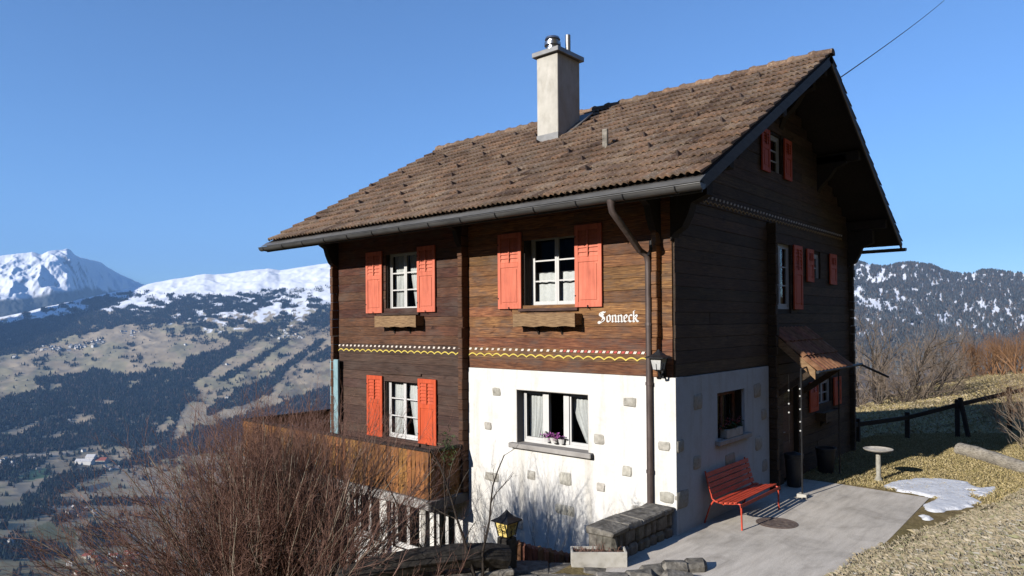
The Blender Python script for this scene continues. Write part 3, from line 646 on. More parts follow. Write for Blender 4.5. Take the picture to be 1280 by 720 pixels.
# ------------------------------------------------------------------ the chalet
CH = tag(empty('chalet', (-4.45, 4.65, 0)), 'dark timber chalet with red shutters, white plaster base and tiled roof', 'house')
XL, XR, YB = -8.9, 0.0, 9.3
RS, RA = .575, math.atan(.575)
RY0, RZ0, RYM = -1.08, 5.36, 4.62
def roof_z(y): return RZ0+RS*((y-RY0) if y < RYM else (2*RYM-RY0-y))
TH = .24
def cut(rect, holes):
    """split a rectangle (u0,u1,w0,w1) round the holes into rectangles, row by row."""
    u0, u1, w0, w1 = rect
    ws = sorted({w0, w1, *[min(max(h[k], w0), w1) for h in holes for k in (2, 3)]}); out = []
    for a, b in zip(ws[:-1], ws[1:]):
        hs = sorted((max(h[0], u0), min(h[1], u1)) for h in holes if h[2] < b-1e-6 and h[3] > a+1e-6 and h[1] > u0 and h[0] < u1)
        x = u0
        for p, q in hs:
            if p > x+1e-6: out.append((x, p, a, b))
            x = max(x, q)
        if x < u1-1e-6: out.append((x, u1, a, b))
    return out
def core_wall(name, xf, rect, holes, vin, vout, mat, parent=CH, tops=None):
    b = MB(xf)
    for (a, c, d, e) in cut(rect, holes): b.box(a, c, vin, vout, d, e)
    return b.build(name, mat, parent, fix=False)
def planks(xf, wall, rect, holes, mat, hgt=.2, v=.03, lim=None):
    """horizontal planks, each its own piece, with open joints; lim(w0,w1) -> allowed u range."""
    u0, u1, w0, w1 = rect; n = max(1, round((w1-w0)/hgt)); h = (w1-w0)/n
    for i in range(n):
        a, b = w0+i*h, w0+(i+1)*h; ua, ub = u0, u1
        if lim: ua, ub = max(ua, lim(b)[0]), min(ub, lim(b)[1])
        if ub-ua < .15: continue
        hs = [(p[0], p[1], a, b) for p in holes if p[2] < (a+b)/2 < p[3]]
        for (c, d, e, f) in cut((ua, ub, a, b), hs):
            segs = [(c, d)]
            if d-c > 2.6 and random.random() < .18:
                q = random.uniform(c+.8, d-.8); segs = [(c, q), (q, d)]
            for (p, q) in segs:
                if q-p < .04: continue
                vv = v+random.uniform(-.006, .008); m_ = MB(xf); g_ = .002+random.random()*.002
                e1, f1 = e+g_*.6, f-g_*.6; c_ = .004
                m_.add([(p+.002,-.0,e1),(q-.002,-.0,e1),(q-.002,vv-c_,e1),(p+.002,vv-c_,e1),(p+.002,-.0,f1),(q-.002,-.0,f1),(q-.002,vv-c_,f1),(p+.002,vv-c_,f1),
                        (p+.002,vv,e1+c_),(q-.002,vv,e1+c_),(q-.002,vv+random.uniform(-.003,.003),f1-c_),(p+.002,vv,f1-c_)],
                       [(0,1,2,3),(4,7,6,5),(0,4,5,1),(3,2,9,8),(8,9,10,11),(11,10,6,7),(1,5,6,10,9,2),(0,3,8,11,7,4)])
                m_.build('plank', mat, wall)

# openings: (u0, u1, w0, w1)
UL, LLW, UR, BW = (-7.10,-6.02,3.60,4.93), (-7.14,-6.02,.80,2.16), (-3.07,-1.85,3.62,4.96), (-3.24,-1.60,1.10,2.10)
GW, TALL, SML, ATT, LOWW, DOOR = (1.42,2.56,1.30,2.10), (4.10,5.08,3.58,4.94), (6.45,7.0,4.21,4.86), (3.92,4.62,6.28,7.12), (6.66,7.70,1.32,1.95), (4.55,5.45,.02,2.05)
# timber front, left bay (upper and lower), right bay upper
LB = (XL, -4.5); BAND = 2.62
wl = core_wall('timber_wall', FRONT, (XL, -4.5, 0, 5.9), [UL, LLW], -TH, 0, M['core'])
planks(FRONT, wl, (XL, -4.62, 2.88, 5.68), [UL], M['wood_mid']); planks(FRONT, wl, (XL, -4.62, 0.0, 2.88), [LLW], M['wood_dark'])
wr = core_wall('timber_wall', FRONT, (-4.5, XR, 2.46, 5.9), [UR], -TH, 0, M['core'])
planks(FRONT, wr, (-4.5, -.005, 2.46, 5.66), [UR], M['wood_warm'], .2)
# plaster front
pf = core_wall('plaster_wall', FRONT, (-4.5, XR+.053, -2.2, 2.458), [BW], -TH, .055, M['plaster'])
# ground floor under the balcony
GF = [(-8.3,-7.4,-1.6,-.55), (-6.95,-6.05,-1.6,-.55), (-5.6,-4.95,-1.9,-.45)]
pl2 = core_wall('plaster_wall', FRONT, (XL, -4.5, -2.6, -.002), GF, -TH, .0, M['plaster'])
# gable side
gw_lo = core_wall('plaster_wall', GABLE, (-.053, 3.72, -.3, 2.45), [GW], -TH, .055, M['plaster'])
gw = core_wall('timber_wall', GABLE, (TH, YB, 2.452, 5.75), [TALL, SML], -TH, -.001, M['core'])
gw2 = core_wall('timber_wall', GABLE, (3.722, YB, -.4, 2.45), [LOWW, DOOR], -TH, 0, M['core'])
b = MB(GABLE); zt = 5.75      # gable triangle, in pieces round the attic window
def gy_lim(z):                 # wall below the roof deck at height z
    t_ = (z+.16-RZ0)/RS; return (max(0, RY0+t_), min(YB, 2*RYM-RY0-t_))
for k in range(16):
    za, zb = zt+k*.17, zt+(k+1)*.17; la, lb = gy_lim(zb); ua, ub = max(0, la), min(YB, lb)
    if ub-ua < .1: break
    for (p, q, e, f) in cut((ua, ub, za, zb), [ATT]): b.box(p, q, -TH, 0, e, f)
gt = b.build('gable_wall', M['core'], CH, fix=False)
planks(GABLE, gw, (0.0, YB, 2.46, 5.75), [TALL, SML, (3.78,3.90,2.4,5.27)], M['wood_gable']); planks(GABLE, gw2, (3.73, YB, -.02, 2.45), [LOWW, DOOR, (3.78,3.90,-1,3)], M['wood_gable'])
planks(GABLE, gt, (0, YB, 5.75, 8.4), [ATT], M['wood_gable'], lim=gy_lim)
# left gable, back wall, floors, dark rooms
lw = MB(); lw.prism([(0,-2.6), (YB,-2.6), (YB,5.5), (RYM,8.3), (0,5.7)], XL, XL+TH-.002, 0); lw.build('timber_wall', M['wood_dark'], CH)
MB().box(XL+TH, XR-TH-.002, YB-TH, YB, -2.6, 5.6).build('timber_wall', M['wood_dark'], CH)
for z in (-2.6, -.2, 2.45, 5.35): MB().box(XL+TH+.003, XR-TH-.003, TH+.003, YB-TH-.003, z-.2, z).build('floor_slab', M['room'], CH)
for (a, c) in ((-4.62, -4.5),): MB().box(a, c, TH+.003, YB-TH-.003, -2.595, 5.14).build('partition_wall', M['room'], CH)
# stone base at the rear right corner, below ground
# posts: projecting log ends
for (x0, x1, z0, z1, d) in ((XL-.1, XL, -2.4, 5.68, .2), (-4.62, -4.5, 0, 5.68, .22), (-.29, -.20, 2.46, 5.6, .17)):
    pbm = MB(FRONT); k = int((z1-z0)/.2)
    for i in range(k): a = z0+(z1-z0)*i/k; pbm.cbox(x0+random.uniform(-.006,.006), x1+random.uniform(-.006,.006), -.02, d+random.uniform(-.012,.012), a+.002, a+(z1-z0)/k-.002, .01)
    pbm.build('corner_post', M['wood_mid' if x0 < -1 else 'wood_warm'], CH)
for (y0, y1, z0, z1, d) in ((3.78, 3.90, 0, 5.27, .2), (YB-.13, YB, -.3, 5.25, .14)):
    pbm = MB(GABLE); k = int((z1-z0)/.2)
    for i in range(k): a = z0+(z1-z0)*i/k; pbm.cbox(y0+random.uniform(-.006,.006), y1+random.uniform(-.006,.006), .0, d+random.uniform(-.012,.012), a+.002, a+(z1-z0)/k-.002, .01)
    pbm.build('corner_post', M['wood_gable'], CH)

# carved corbels at the corners, under the eaves
def corbel(prof, a0, a1, axis, name='corbel'): MB().prism(prof, a0, a1, axis).build(name, M['wood_black'], CH)
cl_ = [(-9.0,4.55), (-9.08,4.72), (-9.22,4.82), (-9.34,5.0), (-9.42,5.18), (-9.62,5.28), (-9.62,5.58), (-9.0,5.58)]
corbel(cl_, -.1, .1, 1); 
cr_ = [(0.0,4.6), (.06,4.72), (.2,4.8), (.3,4.98), (.36,5.16), (.62,5.26), (.62,5.58), (0.0,5.58)]
corbel(cr_, -.08, .12, 1); corbel(cr_, YB-.2, YB, 1)
cf_ = [(-(q[0]), q[1]) for q in cr_]
for x in (XL-.05, -4.56, -.25): corbel(cf_, x-.06, x+.06, 0)
gz = [(0.0,z) for z in ()]
for y in (2.35, 6.9):
    z = roof_z(y)-.42; corbel([(0.03,z-.62), (.1,z-.48), (.3,z-.3), (.42,z-.12), (.66,z-.02), (.66,z+.18), (.03,z+.18)], y-.09, y+.09, 1)
corbel([(0.03,7.3), (.1,7.5), (.34,7.72), (.5,7.95), (.7,8.0), (.7,8.2), (.03,8.2)], RYM-.1, RYM+.1, 1)
# round purlin end at the rear corner
MB().tube([(-.2, YB-.1, 4.98), (.2, YB+.1, 5.0)], .1, 10).build('purlin', M['wood_black'], CH, 40)
for y, dz in ((.12, -.30), (2.35, -.30), (RYM, -.32), (6.9, -.30), (9.15, -.30)):
    z = roof_z(y)+dz; MB().cbox(XL-1.3, .93, y-.09, y+.09, z-.12, z+.1, .015).build('purlin', M['wood_black'], CH)

# ---- roof
RX0, RX1 = -10.32, 1.03
def rp(x, s, n, back=False):       # along the slope s, n above the deck
    y = RY0+s*math.cos(RA)-n*math.sin(RA); z = RZ0+s*math.sin(RA)+n*math.cos(RA)
    return (x, 2*RYM-y if back else y, z)
SL = (RYM-RY0)/math.cos(RA)
b = MB()
for back in (False, True):
    vs = [rp(x, s, n, back) for x in (RX0+.03, RX1-.03) for (s, n) in ((.02,-.13), (SL+.06 if False else SL,-.13), (SL,-.03), (.02,-.03))]
    b.add(vs, [(0,1,2,3), (4,7,6,5), (0,4,5,1), (1,5,6,2), (2,6,7,3), (3,7,4,0)])
RF = b.build('roof', M['wood_black'], CH)
# tile: interlocking pantile with two rolls
TW, TL, EXP = .2292, .42, SL/17
prof = [(0,.0), (.014,.022), (.034,.036), (.058,.034), (.078,.014), (.10,.0), (.124,.002), (.142,.024), (.166,.034), (.19,.022), (.224,.0)]
def tile_data():
    vs = []; fs = []; n = len(prof)
    for (yy_, lift) in ((0, .050), (TL, .0)):
        for x, z in prof: vs.append((x, yy_, z+lift))
    for x, z in prof: vs.append((x, 0.004, z+.050-.030))
    for i in range(n-1):
        fs.append((i, i+1, n+i+1, n+i)); fs.append((2*n+i, 2*n+i+1, i+1, i))
    vs += [(0, TL, -.012), (0, .004, -.0), (prof[-1][0], TL, -.012), (prof[-1][0], .004, .0)]
    q = 3*n; fs += [(0, n, q, q+1), (n-1, q+3, q+2, 2*n-1)]
    return vs, fs
TV, TF = tile_data()
tme = bpy.data.meshes.new('tile'); tme.from_pydata(TV, [], TF); tme.materials.append(M['tile'])
for p in tme.polygons: p.use_smooth = True
tme.set_sharp_from_angle(angle=R(50))
spots = []
ncol = int((RX1-RX0)/TW)
for r in range(17):
    for c in range(ncol):
        spots.append((RX1-(c+1)*TW+random.uniform(-.004,.004), r*EXP-.03+random.uniform(-.008,.008), random.uniform(-.5,.9)*.005, False, r, c))
key = lambda q: np.linalg.norm(np.array(rp(q[0], q[1], 0))-CAM)
spots.sort(key=key)
def tile_matrix(q):
    x, s, n, back, r, c = q
    rot = Matrix.Rotation(random.gauss(0, .010), 4, 'Z') @ Matrix.Rotation(random.gauss(0, .009), 4, 'Y')
    if random.random() < .03: s -= random.uniform(.01, .035); rot = rot @ Matrix.Rotation(random.gauss(0, .03), 4, 'Z')
    m_ = Matrix.Translation(rp(x, s, n)) @ Matrix.Rotation(RA, 4, 'X') @ rot
    if back: m_ = Matrix.Translation((0, 2*RYM, 0)) @ Matrix.Diagonal((1, -1, 1, 1)) @ m_
    return m_
for q in spots[:300]:
    o = bpy.data.objects.new('tile', tme); COL.objects.link(o); o.parent = RF; o.matrix_basis = tile_matrix(q)
def join_tiles(name, lst, parent):
    V = []; F = []; A = []
    tv = np.array(TV); nv = len(tv)
    for k, q in enumerate(lst):
        m_ = np.array(tile_matrix(q)); V.append(tv @ m_[:3, :3].T+m_[:3, 3]); A.append(np.full(nv, random.random()))
        F += [tuple(i+k*nv for i in f) for f in TF]
    me = bpy.data.meshes.new(name); me.from_pydata(np.concatenate(V).tolist(), [], F); me.materials.append(M['tile'])
    at_ = me.attributes.new('tile_rnd', 'FLOAT', 'POINT'); at_.data.foreach_set('value', np.concatenate(A).astype(np.float32))
    for p in me.polygons: p.use_smooth = True
    me.set_sharp_from_angle(angle=R(50))
    o = bpy.data.objects.new(name, me); COL.objects.link(o); setp(o, parent); return tag(o, kind='stuff')
join_tiles('tiles', spots[300:], RF)
join_tiles('tiles', [(q[0], q[1], q[2], True, q[4], q[5]) for q in spots], RF)
# ridge caps, each overlapping the next
nrd = 28; step = (RX1-RX0+.04)/nrd
for i in range(nrd):
    x0 = RX0-.02+i*step; vs = []; fs = []; k = 9
    for (x, r_, dz) in ((x0-.03, .135, .004), (x0+.07, .145, .012), (x0+.10, .128, .004), (x0+step+.02, .112, -.008)):
        for j in range(k):
            t_ = math.pi*(j/(k-1)*1.16-.08); vs.append((x, RYM+r_*math.cos(t_), RZ0+RS*(RYM-RY0)-.012+dz+r_*.82*math.sin(t_)))
    for s_ in range(3):
        for j in range(k-1): fs.append((s_*k+j, s_*k+j+1, (s_+1)*k+j+1, (s_+1)*k+j))
    if i == nrd-1: fs.append(tuple(range(3*k, 4*k)))
    fs.append(tuple(range(k))[::-1])
    MB().add(vs, fs).build('ridge_tile', M['tile'], RF, 60)
# snow hooks: small dark metal triangles standing on the tiles
hk = []
for rr_, off in ((2, 3), (4, 6), (6, 2), (8, 5), (10, 3), (12, 6), (14, 4)):
    for c in range(off, ncol-1, 7): hk.append((RX1-(c+.5)*TW, rr_*EXP+.12))
for (x, s) in hk:
    x += random.uniform(-.15, .15); s += random.uniform(-.08, .08)
    p0, p1, p2 = rp(x, s, .045), rp(x, s+.14, .05), rp(x, s+.015, .155)
    b = MB(); b.add([(p[0]+d, p[1], p[2]) for d in (-.02, .006) for p in (p0, p1, p2)], [(0,2,1), (3,4,5), (0,1,4,3), (1,2,5,4), (2,0,3,5)]); b.build('snow_hook', M['pipe'], RF)
# wooden vent post on the roof
vp = at(764, 202, 2, 6.36); MB().cbox(-1.93, -1.82, .92, .98, 6.35, 6.92, .01).build('vent_post', M['stone_slab'], RF)
MB().cbox(-2.15, -1.75, .62, 1.1, 6.30, 6.42, .02).build('vent_flashing', M['pipe'], RF)
# bargeboards and tile edge at both gable ends
for x0, x1 in ((RX1-.03, RX1+.0), (RX0, RX0+.03)):
    for back in (False, True):
        b = MB(); vs = [rp(x, s, n, back) for x in (x0, x1) for (s, n) in ((-.02,-.22), (SL+.02,-.22), (SL,-.055), (-.02,-.055))]
        b.add(vs, BOXF); b.build('bargeboard', M['barge'], RF)
b = MB(); b.add([rp(x, s, n, True) for x in (RX1+.001, RX1+.014) for (s, n) in ((0,-.235), (SL-.1,-.235), (SL-.1,-.195), (0,-.195))], BOXF); b.build('verge_strip', M['barge_edge'], RF)
# rafters under the eaves
for x in np.arange(RX0+.5, RX1-.1, .93):
    b = MB(); b.add([rp(xx_, s, n) for xx_ in (x-.06, x+.06) for (s, n) in ((.12,-.27), (1.6,-.27), (1.6,-.132), (.12,-.132))], BOXF); b.build('rafter', M['wood_black'], RF)

# ---- gutter, brackets, downpipe
GYc, GZc, GR = -1.17, 5.20, .085
def gutter(yc, sgn, name='gutter'):
    vs = []; fs = []; k = 9; xs_ = (RX0-.10, RX1+.06)
    for x in xs_:
        for r_ in (GR, GR-.008):
            for j in range(k):
                t_ = math.pi+math.pi*j/(k-1); vs.append((x, yc+r_*math.cos(t_), GZc+r_*1.0*math.sin(t_)))
    for j in range(k-1):
        fs += [(j, j+1, 2*k+j+1, 2*k+j), (k+j, 3*k+j, 3*k+j+1, k+j+1)]
    fs += [(0, 2*k, 3*k, k), (k-1, 2*k-1, 4*k-1, 3*k-1)]
    fs += [tuple(range(k)), tuple(range(2*k, 3*k))[::-1]]
    b = MB(); b.add(vs, fs); b.tube([(xs_[0], yc-GR*sgn, GZc), (xs_[1], yc-GR*sgn, GZc)], .010, 6)
    return b.build(name, M['gutter'], CH, 40)
GT = gutter(GYc, 1); gutter(2*RYM-GYc, -1)
for x in np.arange(RX1-.32, RX0-.1, -.84):
    b = MB(); k = 8
    pts = [(x, GYc+(GR+.006)*math.cos(math.pi+math.pi*j/(k-1)), GZc+(GR+.006)*math.sin(math.pi+math.pi*j/(k-1))) for j in range(k)]
    b.tube(pts, .011, 5); b.build('gutter_bracket', M['iron'], GT)
b = MB(); b.add([(x, y, z) for x in (RX0-.1, RX1+.02) for (y, z) in ((-1.175,5.235), (-1.02,5.345), (-1.02,5.352), (-1.178,5.242))], BOXF); b.build('eave_flashing', M['sheet'], RF)
b = MB(); b.add([(x, y, z) for x in (RX0, RX1) for (y, z) in ((-1.085,5.10), (-1.06,5.10), (-1.06,5.33), (-1.085,5.30))], BOXF); b.build('fascia', M['barge'], RF)
DX = at(764, 258, 1, GYc)[0]
dp = MB(); pts = [(DX, GYc, GZc-.05), (DX, GYc, GZc-.13), (DX+.01, GYc+.01, GZc-.22), (DX+.05, GYc+.08, GZc-.32), (-.47, -.22, 4.48), (-.40, -.12, 4.40), (-.385, -.10, 4.28), (-.385, -.10, .38)]
dp.tube(pts, [.075, .055] + [.052]*6, 12); DP = dp.build('downpipe', M['pipe'], CH, 40)
for z in (3.3, 2.35, .95): MB().tube([(-.385, -.10, z-.025), (-.385, -.10, z+.025)], .062, 12).tube([(-.385, -.10, z), (-.385, .02, z)], .012, 6).build('pipe_clamp', M['pipe'], DP)
MB().tube([(-.30,-.16,4.62), (-.29,-.18,4.48), (-.33,-.16,4.42), (-.39,-.12,4.40)], .028, 8).build('overflow_pipe', M['iron'], DP, 40)

# ---- chimney
cx0, cx1, cy0, cy1 = -4.78, -4.18, 2.53, 3.38
cm = MB(); cm.cbox(cx0, cx1, cy0, cy1, 6.9, 9.42, .012); CM = cm.build('chimney', M['chimney'], CH)
MB().cbox(cx0-.012, cx1+.012, cy0-.012, cy0+.25, 7.1, 7.62, .004).build('chimney_flashing', M['sheet'], CM)
MB().prism([(cy0-.25,7.235), (cy0-.25,7.265), (cy1+.3,8.28), (cy1+.3,8.24)], cx0-.16, cx1+.16, 0).build('chimney_flashing', M['sheet'], CM)
MB().cbox(cx0-.08, cx1+.08, cy0-.08, cy1+.08, 9.42, 9.53, .008).build('chimney_cap', M['sheet'], CM)
c_ = (-4.56, 2.85, 9.53)
MB().lathe([(.15,0), (.15,.06), (.18,.07), (.18,.12), (.14,.13), (.14,.20), (.19,.21), (.19,.28), (.14,.29), (.14,.34), (.18,.35), (.16,.40), (.02,.42)], c_, 20).build('flue_cowl', M['steel'], CM, 30)
MB().tube([(-4.34, 3.15, 9.52), (-4.34, 3.15, 10.02)], .06, 12).build('flue_pipe', M['sheet'], CM, 40)

# ---- windows, shutters, boxes
def window(xf, hole, depth, rows, leaves=2, curtain='full', frame=.05, sash=.045, mat='white', pmid=None, label=None, even=False):
    u0, u1, w0, w1 = hole; v1 = -depth; v0 = v1-.06
    f = MB(xf)
    f.box(u0, u0+frame, v0, v1, w0, w1); f.box(u1-frame, u1, v0, v1, w0, w1); f.box(u0+frame, u1-frame, v0+.001, v1-.001, w0, w0+frame); f.box(u0+frame, u1-frame, v0+.001, v1-.001, w1-frame, w1)
    F = f.build('window', M[mat], CH)
    a0, a1, b0, b1 = u0+frame, u1-frame, w0+frame, w1-frame; lw = (a1-a0)/leaves
    for i in range(leaves):
        p, q = a0+i*lw, a0+(i+1)*lw; sv0, sv1 = v0+.012, v1-.010
        s = MB(xf); s.box(p+.002, p+sash, sv0, sv1, b0+.002, b1-.002); s.box(q-sash, q-.002, sv0, sv1, b0+.002, b1-.002)
        s.box(p+sash, q-sash, sv0+.001, sv1-.001, b0+.002, b0+sash+.015); s.box(p+sash, q-sash, sv0+.001, sv1-.001, b1-sash, b1-.002)
        s.build('sash', M[mat], F)
        g0, g1, h0, h1 = p+sash, q-sash, b0+sash+.015, b1-sash; rh = (h1-h0)/rows
        for k in range(rows):
            if k: MB(xf).box(g0, g1, sv0+.008, sv1-.006, h0+k*rh-.013, h0+k*rh+.013).build('glazing_bar', M[mat], F)
            MB(xf).box(g0, g1, sv0+.018, sv0+.022, h0+k*rh+(.013 if k else 0), h0+(k+1)*rh-(.013 if k < rows-1 else 0)).build('pane', M['glass'], F)
    # curtains: wavy sheets with a little thickness
    def sheet(fu0, fu1, zt_, zb_, amp, n=26, taper=None):
        vs = []; fs = []; cv = v0-.05; ph = random.random()*6
        for side in (0, .006):
            for r_ in range(7):
                w = zt_+(zb_-zt_)*r_/6
                for i in range(n+1):
                    t_ = i/n; lo, hi = fu0, fu1
                    if taper: lo, hi = taper(r_/6)
                    vs.append((lo+(hi-lo)*t_, cv-side+amp*math.sin(t_*38+ph+.25*math.sin(r_*1.1)), w))
        m_ = (n+1)*7
        for s_ in (0, 1):
            for r_ in range(6):
                for i in range(n):
                    q_ = s_*m_+r_*(n+1)+i; fs.append((q_, q_+1, q_+n+2, q_+n+1))
        for r_ in range(6):
            for e_ in (0, n): q_ = r_*(n+1)+e_; fs.append((q_, q_+n+1, q_+n+1+m_, q_+m_))
        MB(xf).add(vs, fs).build('curtain', M['curtain'], F, 60, fix=False)
    wd = a1-a0
    if curtain == 'full':
        sheet(a0, a0+wd*.46, b1, b0+.02, .012, taper=lambda r_: (a0, a0+wd*(.47-.16*math.sin(min(1, r_*1.2)*1.5)*r_)))
        sheet(a1-wd*.46, a1, b1, b0+.02, .012, taper=lambda r_: (a1-wd*(.47-.2*math.sin(min(1, r_*1.2)*1.5)*r_), a1))
    elif curtain == 'cafe':
        zt_ = b0+(b1-b0)*.48; sheet(a0, a1, zt_, b0+.01, .012, 44)
        MB(xf).tube([(a0, v0-.05, zt_+.005), (a1, v0-.05, zt_+.005)], .008, 6).build('curtain_rod', M['steel'], F)
    elif curtain == 'tied':
        sheet(0, 0, b1, b0+.05, .014, taper=lambda r_: (a0+.02, a0+wd*(.36-.26*r_**3)))
        sheet(0, 0, b1, b0+.0, .014, taper=lambda r_: (a1-wd*(.30-.24*max(0, r_-.1)**1.2*1.2), a1-.01))
    elif curtain == 'plain': sheet(a0, a1, b1, b0+.02, .008, 30)
    # reveal lining
    if depth > .05:
        rv = MB(xf); t_ = .02
        rv.box(u0-.001, u0+t_, v1+.001, -.002, w0, w1); rv.box(u1-t_, u1+.001, v1+.001, -.002, w0, w1); rv.box(u0+t_, u1-t_, v1+.001, -.003, w1-t_, w1+.001); rv.box(u0+t_, u1-t_, v1+.001, -.003, w0-.001, w0+.012)
        rv.build('reveal', M['plaster'] if mat == 'white' and w1 < 2.3 and u0 > -5 else M['wood_black'], F)
    # a dark room behind each window
    rm = MB(xf); a, c, d, e = u0-.25, u1+.25, w0-.2, w1+.15; vi, vo = -1.6, -TH-.01
    rm.box(a, c, vi-.05, vi, d, e); rm.box(a-.05, a, vi, vo, d, e); rm.box(c, c+.05, vi, vo, d, e); rm.box(a, c, vi, vo, d-.05, d); rm.box(a, c, vi, vo, e, e+.05); rm.build('room', M['room'], F)
    return F
def shutter(xf, u0, u1, w0, w1, mat, v=.05, split=.42, hook=True, nl=6):
    t_ = .035; st = .075; f = MB(xf)
    mid = w1-(w1-w0)*split
    f.cbox(u0, u0+st, v, v+t_, w0, w1, .004); f.cbox(u1-st, u1, v, v+t_, w0, w1, .004)
    for (a, c) in ((w0, w0+.09), (mid-.045, mid+.045), (w1-.09, w1)): f.cbox(u0+st, u1-st, v+.002, v+t_-.002, a, c, .003)
    f.box(u0+st, u1-st, v+.004, v+t_-.014, w0+.09, mid-.045)
    f.cbox(u0+st+.03, u1-st-.03, v+t_-.014, v+t_-.004, w0+.125, mid-.08, .004)
    S = f.build('shutter', M[mat], CH)
    a, c = mid+.045, w1-.09
    for i in range(nl):
        z = a+(c-a)*(i+.5)/nl; d = (c-a)/nl*.46; s = MB(xf)
        s.add([(u0+st, v+.004, z+d), (u1-st, v+.004, z+d), (u1-st, v+.010, z+d+.004), (u0+st, v+.010, z+d+.004), (u0+st, v+t_-.010, z-d-.004), (u1-st, v+t_-.010, z-d-.004), (u1-st, v+t_-.004, z-d), (u0+st, v+t_-.004, z-d)],
              [(0,1,2,3), (4,5,6,7), (0,4,5,1), (3,2,6,7), (0,3,7,4), (1,5,6,2)]); s.build('louvre', M[mat], S)
    um = (u0+u1)/2; MB(xf).cbox(um-.014, um+.014, v+t_-.002, v+t_+.014, a, c, .003).build('louvre_bar', M[mat], S)
    MB(xf).box(u0+st, u1-st, v-.001, v+.003, a, c).build('backing', M['wood_black'], S)
    if hook:
        MB(xf).tube([(um, .0, w0-.02), (um, v+t_+.02, w0-.02), (um, v+t_+.02, w0+.035)], .009, 5).build('shutter_holder', M['iron'], S)
        for z in (w0+.2, w1-.2): MB(xf).cbox(u0+(.0 if u0 > 0 else .0), u0+.03, v+t_, v+t_+.006, z-.012, z+.012, .002).build('hinge', M['iron'], S)
    return S
window(FRONT, UL, .08, 3, curtain='full'); window(FRONT, LLW, .06, 3, curtain='full'); window(FRONT, UR, .20, 3, curtain='cafe')
for a in ((-7.76,-7.18), (-5.99,-5.43)): shutter(FRONT, a[0], a[1], 3.58, 4.97, 'red_pink')
for a in ((-7.75,-7.19), (-5.99,-5.42)): shutter(FRONT, a[0], a[1], .80, 2.17, 'red_orange')
for a in ((-3.66,-3.08), (-1.85,-1.29)): shutter(FRONT, a[0], a[1], 3.60, 5.02, 'red_pink')
for (a, c, z) in ((-7.2,-5.95,3.57), (-3.15,-1.8,3.59), (-7.2,-5.95,.77)): MB(FRONT).cbox(a, c, .0, .09, z-.045, z+.01, .006).build('window_sill', M['wood_dark'], CH)
for (a, c, z) in ((-7.25,-5.9,2.22),): MB(FRONT).cbox(a, c, .0, .07, z, z+.05, .006).build('window_head', M['wood_dark'], CH)
# lace along the bottom of the lower window
def flower_box(xf, u0, u1, w0, w1, mat='box_wood', v0=.03, v1=.27, cut_=True):
    n = 14; f = MB(xf); pts = [(u0, w1), (u1, w1)]
    for i in range(n+1):
        t_ = i/n; pts.append((u1+(u0-u1)*t_, w0+.02*math.sin(t_*math.pi*3)**2))
    f.prism([(p[0], p[1]) for p in pts], v1-.022, v1, 1)
    f.box(u0+.005, u1-.005, v0+.02, v1-.023, w0+.035, w0+.055); f.cbox(u0+.005, u0+.03, v0, v1-.023, w0+.055, w1-.01, .003); f.cbox(u1-.03, u1-.005, v0, v1-.023, w0+.055, w1-.01, .003); f.box(u0+.03, u1-.03, v0, v0+.018, w0+.056, w1-.012)
    B = f.build('flower_box', M[mat], CH)
    MB(xf).box(u0+.031, u1-.031, v0+.019, v1-.024, w0+.056, w1-.045).build('soil', M['soil'], B)
    for t_ in (.3, .68):
        u = u0+(u1-u0)*t_; MB(xf).prism([(v0-.03, w0+.03), (v1-.03, w0+.03), (v0+.05, w0-.06), (v0-.03, w0-.18)], u-.02, u+.02, 0).build('bracket', M['wood_black'], B)
    return B
flower_box(FRONT, -7.2, -5.82, 3.26, 3.51); flower_box(FRONT, -3.12, -1.72, 3.26, 3.50)
